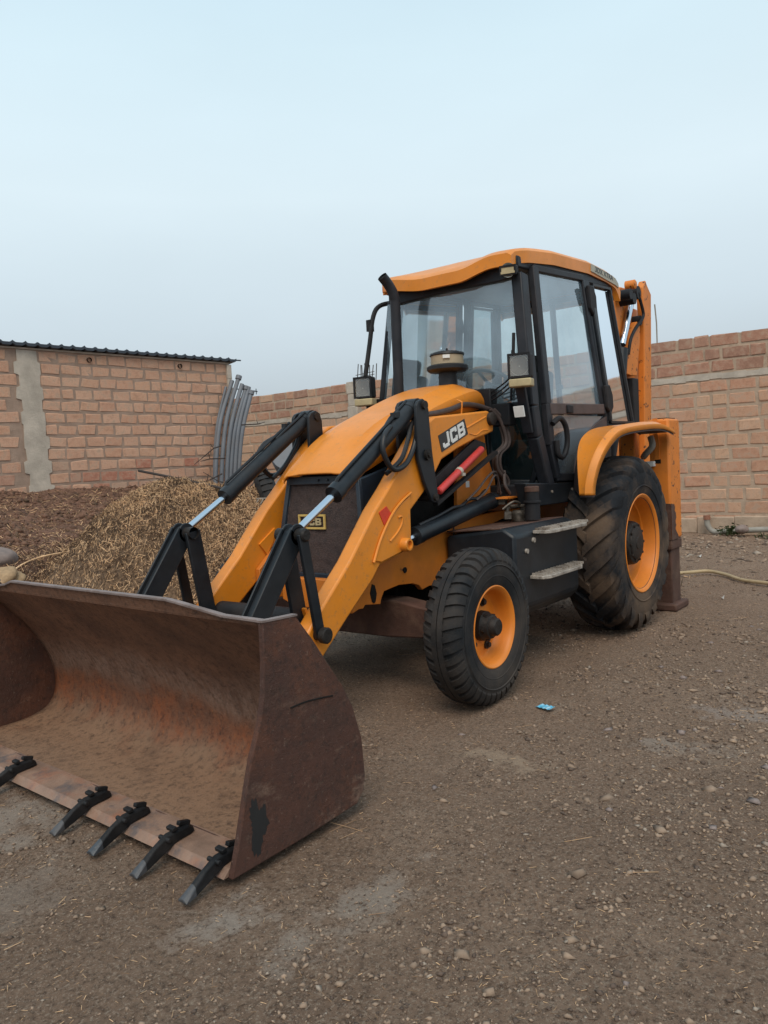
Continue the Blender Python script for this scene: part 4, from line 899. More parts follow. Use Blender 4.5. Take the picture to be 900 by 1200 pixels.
# ---- tank box and steps
tb = MB().prism([(.40, .30), (.40, .90), (.60, .925), (.82, .955), (.90, .905), (.90, .45), (.84, .38), (.60, .30)], .80, 1.74, 'x')
tk = tb.build('side_tank', 'black', BL, bevel=.02)
MB().box((1.27, .60, .939), (.92, .40, .012), Matrix.Rotation(.06, 3, 'X')).build('dusty_tank_top', 'rust_brown', tk, bevel=.004)
for x, z in ((1.60, .80), (1.50, .86)): MB().tube([(x, .90, z), (x, .915, z)], .016, 10).build('tank_bolt', 'step', tk, smooth=True)
tb = MB().prism([(-.40, .30), (-.40, .93), (-.82, .955), (-.90, .905), (-.90, .45), (-.84, .38)], .80, 1.74, 'x'); tb.build('side_tank', 'black', BL, bevel=.02)
def step(x0, x1, y0, y1, z, tilt=0):
    st = MB().prism([(x0, y0), (x0, y1-.03), (x0+.06, y1), (x1-.12, y1), (x1, y1-.05), (x1, y0)][::-1] if x1 > x0 else [(x0, y0), (x0, y1-.03), (x0-.06, y1), (x1+.12, y1), (x1, y1-.05), (x1, y0)], z-.022, z, 'z')
    o = st.build('step', 'step', BL, bevel=.004)
    tr = MB(); n = 15
    for i in range(n):
        x = x0+(x1-x0)*(i+.5)/n
        for yy in (y0+.02, (y0+y1)/2-.01, y1-.045): tr.box((x, yy, z+.006), (.012, .024, .016))
    o2 = tr.build('tread_teeth', 'step', o); o2['kind'] = 'stuff'
    MB().box(((x0+x1)/2, y0-.02, z-.02), (abs(x1-x0)*.8, .06, .03)).build('step_bracket', 'black', o)
step(1.50, .80, .90, 1.02, .922); step(1.56, .90, .90, 1.02, .640)
fb = MB().lathe([(0, .052), (.11, .052), (.115, .062), (.125, .062), (.13, .048), (.19, .046), (.195, .03), (.195, 0)], (1.17, .74, .965), 'z', 24)
fb.build('filler_neck', 'black_matt', BL, smooth=True); MB().lathe([(0, .05), (.03, .05), (.036, .04), (.036, 0)], (1.17, .74, 1.155), 'z', 20).build('filler_cap', 'rust_brown', BL, smooth=True)

# ---- cab
def ys(z): return .60+.1*(2.68-z) if z > 1.70 else .698
def pt(x, z, s=1, off=0): return (x, s*(ys(z)+off), z)
CAB = empty('cab', (0, 0, 1.1)); CAB.parent = BL
def cb(mb, name, m, parent=CAB, **k):
    o = mb.build(name, m, parent, **k)
    o.matrix_parent_inverse = Matrix.Translation((0, 0, -1.1)) if parent is CAB else Matrix()
    return o
for s in (1, -1):
    f = MB()
    # front pillar, rear pillar, centre pillar, top and bottom rails
    f.bar(pt(.895, 2.690, s, -.03), pt(.985, 1.74, s, -.03), *((.085, .11) if s > 0 else (.045, .05)), (1, 0, 0)); f.bar(pt(.985, 1.75, s, -.03), pt(.945, 1.53, s, -.03), .085, .10, (1, 0, 0)); f.bar(pt(.945, 1.54, s, -.03), pt(.78, 1.17, s, -.03), .085, .10, (1, 0, 0))
    f.bar(pt(-.29, 2.84, s, -.03), pt(-.335, 1.64, s, -.03), .06, .10, (1, 0, 0))
    f.bar(pt(-.80, 2.85, s, -.03), pt(-.975, 1.62, s, -.03), .06, .07, (1, 0, 0))
    f.bar((.95, s*.54, 2.772), (-.86, s*.54, 2.895), .09, .085, (0, 0, 1))
    f.bar((-.34, s*.67, 1.615), (-.99, s*.67, 1.62), .06, .05, (0, 0, 1))
    cb(f, 'side_frame', 'frame', bevel=.012)
    sl = MB().prism([(1.20, 1.215), (1.14, 1.06), (1.0, 1.045), (.55, 1.04), (.25, 1.06), (.25, 1.18), (.80, 1.195)], *sorted((s*.62, s*.712)))
    so2 = cb(sl, 'sill', 'black', bevel=.008)
    if s > 0:
        for x in (.45, .8, 1.08): MB().tube([(x, .712, 1.135), (x, .72, 1.135)], .010, 8).build('sill_bolt', 'step', so2).matrix_parent_inverse = Matrix()
fl = MB().box((.1, 0, 1.15), (1.95, 1.24, .10)); cb(fl, 'floor', 'black_matt', bevel=.01)
# roof
def T(x):
    xs = [-.99, -.96, -.88, -.70, -.30, .39, .79, .92, .97, 1.01]; zs = [2.86, 2.905, 2.962, 2.98, 2.99, 2.943, 2.89, 2.868, 2.855, 2.825]
    return float(np.interp(x, xs, zs))
def dip(y):
    a = abs(y); return .058*(1-sm((a-.14)/.30)) if y > 0 else .058*(1-sm((a-.14)/.42)) 
nx_, ny_ = 40, 40; RT = MB(); xs_ = np.linspace(1.01, -.99, nx_+1); W_ = .605
for x in xs_:
    wx = W_*(1-.06*sm((x-.80)/.2)*1.0)
    for j in range(ny_+1):
        y = -wx+2*wx*j/ny_; fall = sm((x-.46)/.55); a = abs(y)/wx
        z = T(x)-dip(y)*fall + .05*(1-a**3)*(1-sm((x-.6)/.4))*sm((x+1.0)/.3) - (.02 if a > .985 else 0)
        xx = x+ .05*(1-(abs(y)/wx)**2)*fall
        RT.v.append((xx, y, z))
K = ny_+1
for i in range(nx_):
    for j in range(ny_): RT.f.append((i*K+j, i*K+j+1, (i+1)*K+j+1, (i+1)*K+j))
per = [j for j in range(K)]+[i*K+ny_ for i in range(1, nx_+1)]+[nx_*K+j for j in range(ny_-1, -1, -1)]+[i*K for i in range(nx_-1, 0, -1)]
b0 = len(RT.v)
for p in per:
    v = RT.v[p]; RT.v.append((v[0]*1.0-.004*np.sign(v[0]), v[1]*.995, v[2]-.085+.0))
m_ = len(per)
for i in range(m_): RT.f.append((per[i], per[(i+1) % m_], b0+(i+1) % m_, b0+i))
b1 = len(RT.v)
for p in per:
    v = RT.v[p]; RT.v.append((v[0]*.95, v[1]*.93, v[2]-.080))
for i in range(m_): RT.f.append((b0+i, b0+(i+1) % m_, b1+(i+1) % m_, b1+i))
roof = cb(RT, 'roof', 'orange', smooth=True, angle=40)
hl = MB(); hl.add([(.93, -.55, 2.745), (.93, .55, 2.745), (.2, .56, 2.82), (.2, -.56, 2.82), (-.86, .56, 2.87), (-.86, -.56, 2.87)], [(0, 1, 2, 3), (3, 2, 4, 5)])
cb(hl, 'roof_lining', 'liner')
vis = MB().prism([(-.55, 2.65), (-.55, 2.79), (-.35, 2.775), (-.12, 2.735), (.2, 2.732), (.38, 2.775), (.56, 2.80), (.56, 2.665), (.45, 2.655), (0, 2.66), (-.45, 2.64)], .91, .96, 'x'); cb(vis, 'front_visor', 'frame', bevel=.008)
# grey sign on the roof side near the rear
sg = MB(); A_ = (-.20, T(-.20)); B_ = (-.80, T(-.80))
sg.prism([(-.32, T(-.32)-.020), (-.60, T(-.60)-.022), (-.86, T(-.86)-.026), (-.93, 2.90), (-.93, 2.865), (-.86, T(-.86)-.085), (-.32, T(-.32)-.080)], .603, .611)
sgo = sg.build('roof_sign', 'sign_grey', roof); 
pm = Matrix(((-1, 0, 0), (0, 0, 1), (0, 1, 0))).to_4x4()
text_mesh('sign_lettering', '3DX XTRA', 'decal_black', roof, Matrix.Translation((-.60, .612, T(-.6)-.051)) @ Matrix.Rotation(R(-2), 4, 'Y') @ pm, .062, .001, .0005, sx=1.35)
# windscreen and glass
def quad(pts, m, name, parent=CAB): return cb(MB().add(pts, [tuple(range(len(pts)))]), name, m, parent)
quad([(.93, -.585, 2.66), (.93, .585, 2.66), (.985, .66, 1.76), (.985, -.66, 1.76)], 'glass', 'windscreen')
quad([(-.84, .54, 2.82), (-.84, -.54, 2.82), (-.99, -.64, 1.66), (-.99, .64, 1.66)], 'glass', 'rear_windscreen')
rf = MB().bar((-.84, -.58, 2.83), (-.84, .58, 2.83), .05, .05, (0, 0, 1)).bar((-.985, -.66, 1.63), (-.985, .66, 1.63), .05, .06, (0, 0, 1)).bar((-.86, .0, 2.83), (-.985, .0, 1.63), .05, .03, (1, 0, 0)); cb(rf, 'rear_frame', 'frame', bevel=.005)
for s in (1, -1):
    quad([pt(-.36, 2.80, s, -.012), pt(-.78, 2.82, s, -.012), pt(-.945, 1.65, s, -.012), pt(-.40, 1.64, s, -.012)], 'glass_rear', 'rear_side_window')
    rw = MB()
    for a, b in (((-.375, 2.80), (-.405, 1.65)), ((-.775, 2.82), (-.94, 1.65)), ((-.37, 2.81), (-.78, 2.835)), ((-.40, 1.655), (-.95, 1.66))): rw.bar(pt(*a, s, .004), pt(*b, s, .004), .02, .022, (0, 1, 0))
    cb(rw, 'window_seal', 'rubber')
    # door
    D_ = empty('door', (0, 0, 0)); D_.parent = CAB; D_.matrix_parent_inverse = Matrix.Translation((0, 0, -1.1))
    dr = MB()
    dr.bar(pt(.72, 2.765, s, .0), pt(.795, 1.76, s, .0), .05 if s > 0 else .03, .085 if s > 0 else .04, (1, 0, 0)); dr.bar(pt(.795, 1.77, s), pt(.775, 1.47, s), .05, .08, (1, 0, 0)); dr.bar(pt(.775, 1.48, s), pt(.685, 1.235, s), .05, .07, (1, 0, 0))
    dr.bar(pt(-.17, 2.815, s), pt(-.245, 1.72, s), .045, .06, (1, 0, 0)); dr.bar(pt(.74, 2.755, s), pt(-.17, 2.83, s), .045, .05, (0, 0, 1))
    dr.bar(pt(.70, 1.235, s), pt(.36, 1.225, s), .045, .06, (0, 0, 1))
    arc = [(-.30, 1.70), (-.10, 1.655), (.069, 1.575), (.19, 1.50), (.289, 1.40), (.35, 1.30), (.385, 1.215)]
    dr.build('door_frame', 'frame', D_, bevel=.008)
    MB().bar(pt(.78, 1.73, s, .004), pt(-.235, 1.758, s, .004), .045, .082, (0, 0, 1)).build('belt_rail', 'frame_brown', D_, bevel=.006)
    MB().box(pt(.47, 1.735, s, .032), (.10, .02, .06)).build('handle', 'black_matt', D_, bevel=.006)
    MB().add([pt(.70, 2.74, s), pt(-.15, 2.80, s), pt(-.23, 1.76, s), pt(.78, 1.74, s)], [(0, 1, 2, 3)]).build('door_glass', 'glass', D_)
    a2 = [(.775, 1.69), (.77, 1.47), (.665, 1.25), (.38, 1.25), (.33, 1.33), (.27, 1.42), (.18, 1.50), (.06, 1.58), (-.12, 1.65), (-.25, 1.70)]
    MB().add([pt(x, z, s) for x, z in a2], [tuple(range(len(a2)))]).build('lower_glass', 'glass_dusty', D_)
    arc2 = [(.385, 1.20), (.36, 1.30), (.30, 1.40), (.20, 1.50), (.069, 1.582), (-.10, 1.650), (-.30, 1.70)]; arc3 = [(.20, 1.20), (.18, 1.26), (.14, 1.33), (.07, 1.40), (-.02, 1.46), (-.15, 1.51), (-.30, 1.54)]
    V = [pt(x, z, s, .012) for x, z in arc2]+[pt(x, z, s, .012) for x, z in arc3]+[pt(x, z, s, -.03) for x, z in arc2]+[pt(x, z, s, -.03) for x, z in arc3]
    MB().add(V, [(i, i+1, 8+i, 7+i) for i in range(6)]+[(14+i, 21+i, 22+i, 15+i) for i in range(6)]+[(i, 14+i, 15+i, i+1) for i in range(6)]).build('arch_trim', 'frame_brown', D_, bevel=.004)
    MB().prism([(.62, 1.24), (.70, 1.66), (-.25, 1.66), (.0, 1.56), (.2, 1.40), (.26, 1.24)], *sorted((s*.655, s*.66))).build('inner_panel', 'inside', D_)
    # hinges and grab handle loop
    for (x, z) in ((-.215, 2.64), (-.30, 1.83)):
        MB().prism([(x+.07, z+.12), (x-.02, z+.13), (x-.08, z+.05), (x-.09, z-.05), (x-.03, z-.12), (x+.05, z-.06)], *sorted((s*(ys(z)+.02), s*(ys(z)+.055)))).build('hinge', 'black_matt', D_, bevel=.01)
    MB().bar(pt(-.26, 2.60, s, .035), pt(-.315, 1.80, s, .035), .03, .06, (1, 0, 0)).bar(pt(-.315, 1.80, s, .035), pt(-.33, 1.66, s, .03), .03, .04, (1, 0, 0)).build('hinge_bar', 'black', D_, bevel=.008)
    MB().tube(smooth_path([pt(.80, 1.62, s, .04), pt(.72, 1.66, s, .06), pt(.645, 1.60, s, .07), pt(.63, 1.48, s, .07), pt(.68, 1.385, s, .06), pt(.745, 1.40, s, .05), pt(.755, 1.50, s, .045)], 6), .02, 10).build('grab_loop', 'black_matt', D_, smooth=True)
# front lower panels with footwell glass
for s in (1, -1):
    fp = MB()
    fp.bar((.975, s*.29, 1.76), (.955, s*.29, 1.22), .05, .05, (1, 0, 0)).bar((.985, s*.28, 1.76), (.985, s*.68, 1.76), .05, .05, (0, 0, 1)).bar((.90, s*.27, 1.21), (.80, s*.69, 1.19), .05, .06, (0, 0, 1)).bar((.975, s*.29, 1.3), (.90, s*.40, 1.21), .04, .04, (1, 0, 0)).bar((.84, s*.58, 1.20), (.88, s*.66, 1.36), .04, .04, (1, 0, 0))
    cb(fp, 'front_lower_frame', 'black', bevel=.008)
    quad([(.97, s*.29, 1.75), (.97, s*.67, 1.75), (.94, s*.67, 1.52), (.80, s*.67, 1.20), (.86, s*.29, 1.22)], 'glass_dark', 'footwell_glass')
cb(MB().box((.80, .48, 1.32), (.02, .36, .30)).box((.6, .3, 1.35), (.3, .25, .35)), 'footwell_panel', 'inside', bevel=.01)
cb(MB().box((1.03, .33, 1.80), (.10, .14, .19)).box((1.02, .46, 1.70), (.10, .16, .16)), 'cowl_box', 'black_matt', bevel=.01)
# seat, wheel, console
seat = MB().box((-.05, .0, 1.55), (.48, .50, .13)).box((-.28, 0, 1.86), (.12, .46, .55), Matrix.Rotation(R(-8), 3, 'Y')).box((-.32, 0, 2.20), (.09, .26, .16)).box((-.05, 0, 1.34), (.3, .3, .32)); cb(seat, 'seat', 'seat', bevel=.035)
con = MB().prism([(.95, 1.20), (.95, 1.82), (.80, 1.88), (.62, 1.84), (.50, 1.70), (.62, 1.20)], -.22, .30); cb(con, 'dash_console', 'inside', bevel=.03)
for yy in (.42, -.42): cb(MB().box((-.60, yy, 1.50), (.44, .26, .50)), 'side_console', 'inside', bevel=.03)
sw = MB(); rt = Matrix.Rotation(R(-28), 3, 'Y'); cen = Vector((.56, .10, 1.98))
ring = [cen+rt @ Vector((.20*math.cos(a), .20*math.sin(a), 0)) for a in np.linspace(0, 2*math.pi, 41)]
sw.tube(ring, .015, 8, caps=False); sw.tube([cen, cen+rt @ Vector((0, 0, -.20))], .035, 12)
for a in (0, 2.1, 4.2): sw.tube([cen, cen+rt @ Vector((.2*math.cos(a), .2*math.sin(a), 0))], .012, 6)
cb(sw, 'steering_wheel', 'inside', smooth=True)
lv = MB()
for y in (-.12, .12): lv.tube([(-.75, y, 1.6), (-.70, y, 2.0)], .012, 6); lv.v and lv.lathe([(0, .0), (.01, .03), (.05, .03), (.06, 0)], (-.70, y, 1.99), 'z', 12)
cb(lv, 'control_lever', 'inside', smooth=True)
cb(MB().prism([(-.08, 2.66), (-.02, 2.64), (.01, 2.50), (-.01, 2.40), (-.05, 2.48)], .60, .62, 'x'), 'sun_visor', 'black_matt', bevel=.006)
# wiper
cb(MB().tube([(1.0, .52, 1.80), (1.0, .545, 2.15)], .009, 6).tube([(1.0, .54, 1.95), (.99, .555, 2.27)], .012, 6), 'wiper', 'black_matt', smooth=True)
# lamps
def lamp(x, y, z, w_, h_, tilt=0, yaw_=0, name='work_light', under=True):
    root = empty(name, (x, y, z)); root.parent = BL; root.rotation_euler = (0, tilt, yaw_)
    MB().box((-.045, 0, 0), (.08, w_, h_)).box((-.10, 0, 0), (.05, w_*.6, h_*.6)).build('housing', 'black_matt', root, bevel=.012)
    rm = MB()
    for (cy, cz, sy_, sz_, t) in ((0, h_/2-.006, w_, .014, .012), (0, -h_/2+.006, w_, .014, .012), (w_/2-.006, 0, .014, h_, .013), (-w_/2+.006, 0, .014, h_, .013)): rm.box((.002, cy, cz), (t, sy_, sz_))
    rm.build('bezel', 'black_matt', root)
    rc = MB().lathe([(-.004, w_*.44), (-.02, w_*.34), (-.034, w_*.18), (-.036, .0)], (.002, 0, 0), 'x', 24).lathe([(-.03, .018), (-.008, .014), (-.004, 0)], (.0, 0, -.005), 'x', 12)
    rc.build('reflector_bowl', 'bowl', root, smooth=True)
    MB().add([(-.0015, -w_*.45, -h_*.45), (-.0015, w_*.45, -h_*.45), (-.0015, w_*.45, h_*.45), (-.0015, -w_*.45, h_*.45)], [(0, 1, 2, 3)]).build('lens', 'lens', root)
    if under: MB().box((-.03, .005, -h_/2-.034), (.09, w_*1.0, .055)).build('indicator', 'cream', root, bevel=.008)
lamp(1.19, .690, 2.012, .155, .165, 0, R(12)); lamp(1.19, -.672, 2.0, .155, .165, 0, R(12))
for s in (1, -1):
    MB().bar((1.13, s*.66, 1.90), (1.02, s*.655, 1.56), .03, .07, (0, 1, 0)).tube([(1.14, s*.655, 1.89), (1.0, s*.62, 1.72)], .011, 6).build('lamp_bracket', 'frame', BL, bevel=.004)
    if s > 0: MB().box((1.145, .655, 1.705), (.012, .075, .075), Matrix.Rotation(R(15), 3, 'Y')).build('white_tag', 'white', BL)
cbn = MB()
for k in range(3): cbn.tube(smooth_path([(1.14, .62, 1.96-.03*k), (1.10, .50, 1.90-.03*k), (1.06, .38, 1.86-.03*k)], 4), .006, 6)
cbn.build('lamp_cable', 'rubber', BL, smooth=True)
MB().tube(smooth_path([(.80, -.60, 2.70), (.905, -.68, 2.67), (1.0, -.68, 2.57), (1.06, -.68, 2.36), (1.138, -.68, 2.09)], 6), .019, 10).box((1.02, -.70, 2.50), (.05, .04, .09)).build('mirror_arm', 'black_matt', BL, smooth=True)
MB().tube([(1.13, -.67, 1.87), (1.10, -.66, 1.68)], .02, 8).box((1.0, -.64, 1.80), (.12, .08, .22)).build('lamp_post', 'black_matt', BL)
lamp(1.035, .552, 2.700, .115, .066, R(8), R(14), 'roof_light', False)
MB().box((1.039, .553, 2.700), (.006, .10, .05), Matrix.Rotation(R(14), 3, 'Z')).build('roof_light_lens', 'cream', BL)
MB().box((.985, -.535, 2.765), (.06, .07, .06)).build('marker_light', 'amber', BL, bevel=.01)

# ---- rear fenders
def fender(s):
    top = [(.735, 1.100), (.725, 1.20), (.68, 1.33), (.60, 1.44), (.48, 1.52), (.30, 1.575), (.03, 1.602), (-.25, 1.615), (-.52, 1.612), (-.80, 1.560)]
    cw = [(0, .893, -.012, 0), (0, .897, 0, 0), (1, .934, .004, 0), (1, .940, .010, 0), (1, .948, .002, 0), (1, .984, -.010, 0), (1, .990, -.045, 0)]
    V = []; tp = smooth_path([(x, 0, z) for x, z in top], 4)
    for i, p in enumerate(tp):
        a = tp[max(i-1, 0)]; b = tp[min(i+1, len(tp)-1)]; t = (b-a).normalized(); nrm = Vector((-t.z, 0, t.x)); nrm = nrm if (nrm.x*p.x+nrm.z*(p.z-.68)) > 0 else -nrm
        e = i/(len(tp)-1)
        for (_, y, dd, d2) in cw:
            wd = sm((e-.02)/.45)
            wr_ = sm((e-.45)/.3); yy = y+(.07*wd+.05*wr_ if y > .93 else -.07*wd)
            kk = dd*(1-.35*sm((e-.85)/.15)); q = p+nrm*kk
            V.append((q.x, s*yy, q.z))
    nn = len(cw); F = [(i*nn+j, i*nn+j+1, (i+1)*nn+j+1, (i+1)*nn+j) for i in range(len(tp)-1) for j in range(nn-1)]
    o = MB().add(V, F).build('fender', 'orange', BL, smooth=True, angle=60)
    sf = o.modifiers.new('solid', 'SOLIDIFY'); sf.thickness = .010; sf.offset = 0
    MB().add([(x*.985, y-s*.006, z-.014) for x, y, z in V], F).build('fender_underside', 'frame_brown', o, smooth=True)
    # liner between the cab arch and the fender
    arc = [(.40, 1.14), (.385, 1.215), (.35, 1.30), (.289, 1.40), (.19, 1.50), (.069, 1.575), (-.10, 1.61), (-.34, 1.61), (-.70, 1.61), (-.9, 1.60)]
    inn = [(x, s*.70, z) for x, z in arc]; outp = [tp[int(round(k*(len(tp)-1)/9))] for k in range(10)]
    V = inn+[(p.x, s*(.898-.07*sm((k/9-.02)/.45)), p.z-.004) for k, p in enumerate(outp)]
    MB().add(V, [(i, i+1, 11+i, 10+i) for i in range(9)]).build('arch_liner', 'frame_brown', BL, smooth=True)
for s in (1, -1): fender(s)

# ---- bucket
BK = empty('bucket', (4.34, 1.16, 0)); BK.parent = BL; BK.rotation_euler = (0, 0, R(-2.0))
def bk(mb, name, m, **k):
    mb.v = [(a-4.34, b-1.16, c) for a, b, c in mb.v]; return mb.build(name, m, BK, **k)
prof = smooth_path([(4.105, 0, .835), (4.03, 0, .768), (3.925, 0, .66), (3.825, 0, .535), (3.745, 0, .40), (3.710, 0, .28), (3.710, 0, .18), (3.755, 0, .095), (3.86, 0, .052), (4.0, 0, .042), (4.20, 0, .040)], 5)
sh = MB(); ny = 60; rows = []
for j in range(ny+1):
    y = 1.155-2.31*j/ny
    for k, p in enumerate(prof):
        w = fbm(np.array([p.x*1.0+k*.05]), np.array([y]), 3, 3)[0]*.010*(0 < k < len(prof)-1)
        sh.v.append((p.x+w, y, p.z+w*.5))
K = len(prof)
sh.f = [(j*K+k, j*K+k+1, (j+1)*K+k+1, (j+1)*K+k) for j in range(ny) for k in range(K-1)]
o = bk(sh, 'bucket_shell', 'bucket_in', smooth=True, angle=60); sf = o.modifiers.new('solid', 'SOLIDIFY'); sf.thickness = .016; sf.offset = 1
sideP = [(4.138, .852), (3.98, .846), (3.90, .745), (3.825, .637), (3.755, .540), (3.70, .44), (3.655, .297), (3.645, .143), (3.657, .085), (3.70, .045), (4.0, .026), (4.334, .018), (4.300, .12), (4.277, .20), (4.252, .29), (4.222, .39), (4.175, .50), (4.150, .60), (4.140, .72)]
for y0, y1 in ((1.155, 1.180), (-1.180, -1.155)):
    sp = bk(MB().prism(sideP, y0, y1), 'side_plate', 'bucket_side', bevel=.004)
    if y0 > 0:
        jp = []
        for k in range(46):
            a = 2*math.pi*k/46; rr = 1+.28*math.sin(a*3+1)+rnd.uniform(-.16, .16); jp.append((-.130-.042*rr*math.cos(a)*(1 if math.sin(a) < 0 else .8), .160+.085*rr*math.sin(a)))
        MB().prism(jp, .0203, .0208).build('tar_stain', 'decal_black', sp)
        MB().tube(smooth_path([(-.31, .021, .52), (-.40, .021, .522), (-.53, .021, .508)], 3), .003, 6).build('scratch', 'dark_void', sp)
bk(MB().prism([(4.205, .020), (4.205, .050), (4.19, .052), (4.325, .046), (4.352, .020)][::1], -1.155, 1.155), 'cutting_edge', 'cut_edge', bevel=.003)
wl = MB(); wl.tube([(4.20, 1.15-.0575*i, .0465+rnd.uniform(-.0015, .0015)) for i in range(41)], .0055, 6); bk(wl, 'weld_seam', 'rust_brown', smooth=True)
# raised rim plate
gp_ = [(1.157, .845), (.93, .846), (.80, .862), (.66, .880), (.60, .886), (-.70, .886), (-.78, .866), (-.9, .85), (-1.157, .85), (-1.157, .825), (1.157, .825)]
rg = MB(); n = len(gp_)
rg.add([(4.100+(z-.825)*.35, y, z) for y, z in gp_]+[(4.084+(z-.825)*.35, y, z+.001) for y, z in gp_], [tuple(range(n)), tuple(range(n, 2*n))[::-1]]+[(i, (i+1) % n, n+(i+1) % n, n+i) for i in range(n)])
M['rim_edge'] = mat('scuffed_pale_rust', (.20, .155, .145), .6, var=.25, vscale=8, bump=.3, col2=(.11, .065, .05), mixscale=6)
bk(rg, 'rim_plate', 'bucket_in')
re_ = MB()
for i in range(len(gp_)-4):
    a, b = gp_[i], gp_[i+1]; re_.bar((4.096+(a[1]-.825)*.35, a[0], a[1]+.001), (4.096+(b[1]-.825)*.35, b[0], b[1]+.001), .026, .012, (0, 0, 1))
bk(re_, 'rim_strip', 'rim_edge', bevel=.003)
re_ = MB(); 
for y in (1.1675, -1.1675): re_.bar((4.142, y, .853), (3.972, y, .848), .029, .007, (0, 0, 1))
bk(re_, 'side_rim_strip', 'rim_edge')
# back brackets
for s in (1, -1):
    for y in (s*.37, s*.50): bk(MB().prism([(3.78, .60), (3.66, .60), (3.50, .48), (3.36, .44), (3.30, .40), (3.30, .26), (3.40, .16), (3.675, .16), (3.695, .38)], y-.012, y+.012), 'hinge_bracket', 'rust_dark', bevel=.004)
# teeth
def tooth(y):
    T_ = MB()
    cs = [(4.225, .054, .068, .015, .046), (4.25, .054, .086, .021, .046), (4.30, .052, .086, .020, .046), (4.345, .038, .086, .018, .040), (4.40, .016, .064, .015, .036), (4.45, .004, .036, .019, .032), (4.498, .000, .009, .026, .030)]
    for x, zb, zt, w2, _ in cs:
        yo = (x-4.235)*.10
        T_.v += [(x, y+yo-w2, zb), (x, y+yo+w2, zb), (x, y+yo+w2*.82, zt-.004), (x, y+yo+w2*.25, zt+.004), (x, y+yo-w2*.25, zt+.004), (x, y+yo-w2*.82, zt-.004)]
    for i in range(len(cs)-1):
        for k in range(6): T_.f.append((i*6+k, i*6+(k+1) % 6, (i+1)*6+(k+1) % 6, (i+1)*6+k))
    T_.f += [tuple(range(6))[::-1], tuple(range(len(cs)*6-6, len(cs)*6))]
    T_.box((4.262, y, .096), (.05, .020, .016), Matrix.Rotation(R(-14), 3, 'Y')).box((4.318, y+.006, .098), (.020, .042, .014), Matrix.Rotation(R(10), 3, 'Y'))
    T_.tube([(4.352, y-.02, .074), (4.352, y+.042, .074)], .009, 8)
    o = bk(T_, 'tooth', 'tooth', bevel=.003)
    o.data.materials.append(M['tooth_tip'])
    for p in o.data.polygons:
        if p.center.x > 4.43-4.34: p.material_index = 1
for ty in (1.100, .821, .542, .263, -.375, -.95): tooth(ty)

# ---- stabilisers and rear frame
for s in (1, -1):
    a, b = sorted((s*.875, s*1.05)); 
    o = MB().box((-.975, s*.9625, 1.145), (.30, .175, 1.05)).build('stabiliser', 'orange_worn', BL, bevel=.02)
    q = MB().prism([(-.826, .62), (-.826, .935), (-.85, .935), (-.875, .925), (-.905, .93), (-.925, .90), (-.915, .87), (-.945, .85), (-.955, .81), (-.93, .78), (-.945, .74), (-.925, .71), (-.96, .68), (-1.00, .65), (-1.02, .62)], *sorted((s*1.0495, s*1.0535))); q.build('rust_patch', 'rust_brown', o)
    MB().prism([(s*.93, .62), (s*.93, .94), (s*1.048, .935), (s*1.048, .62)], -.8245, -.8215, 'x').build('rust_patch', 'rust_brown', o)
    MB().prism([(s*.915, 1.675), (s*.93, 1.50), (s*.925, 1.32), (s*.965, 1.32), (s*.97, 1.46), (s*.955, 1.55), (s*.955, 1.675)], -.824, -.812, 'x').build('guide_strip', 'orange_worn', o)
    MB().box((-.975, s*.9625, 1.672), (.24, .12, .012)).build('top_plate', 'dark_void', o)
    MB().box((-.824, s*.95, 1.305), (.008, .05, .035)).build('dark_slot', 'dark_void', o)
    il = MB().box((-.975, s*.9625, .36), (.235, .145, .62)).box((-.975, s*.9625, .575), (.29, .17, .09)).build('inner_leg', 'rust_brown', o, bevel=.012)
    MB().box((-.975, s*.955, .032), (.36, .26, .064)).box((-.975, s*.95, .075), (.20, .16, .03)).build('foot_pad', 'rust_brown', o, bevel=.025)
rf = MB().box((-.95, 0, 1.0), (.22, 1.74, .14)).box((-.95, 0, .50), (.22, 1.74, .12)).box((-.90, .3, .75), (.1, .1, .5)).box((-.90, -.3, .75), (.1, .1, .5)).box((-.85, .70, 1.40), (.12, .12, .50)).box((-1.0, .60, 1.45), (.06, .10, .50))
rf.build('rear_frame', 'orange_worn', BL, bevel=.01)
MB().tube(smooth_path([(-.80, .90, 1.52), (-.78, .92, 1.44), (-.80, .86, 1.38), (-.9, .80, 1.35)], 5), .028, 10).build('rear_hose', 'pvc_pale', BL, smooth=True)
MB().box((-.80, .86, 1.285), (.05, .14, .045)).build('rear_plate', 'white', BL, bevel=.004)
# boom (folded upright, shifted to the left)
BY = .42
bm_ = MB().prism([(-1.46, 2.96), (-1.62, 3.02), (-1.93, 3.04), (-1.95, 1.60), (-1.9, 1.2), (-1.50, .9), (-1.20, .9), (-1.25, 1.25), (-1.60, 1.65), (-1.62, 2.1), (-1.60, 2.5), (-1.46, 2.65)], BY-.20, BY-.04)
bo = bm_.build('boom', 'orange_worn', BL, bevel=.012)
MB().prism([(-1.70, 2.60), (-1.62, 2.50), (-1.52, 2.16), (-1.66, 2.15), (-1.80, 2.16), (-1.92, 2.50), (-1.93, 2.66), (-1.85, 2.70)], BY-.03, BY+.03).build('boom_bracket', 'orange_worn', bo, bevel=.006)
MB().prism([(-1.99, 3.06), (-2.08, 3.14), (-2.12, 3.10), (-2.24, 3.02), (-2.21, 2.6), (-2.13, 1.6), (-2.10, 1.1), (-1.93, 1.1), (-1.93, 1.65), (-2.0, 2.60)], BY-.02, BY+.05).build('dipper', 'orange_worn', BL, bevel=.01)
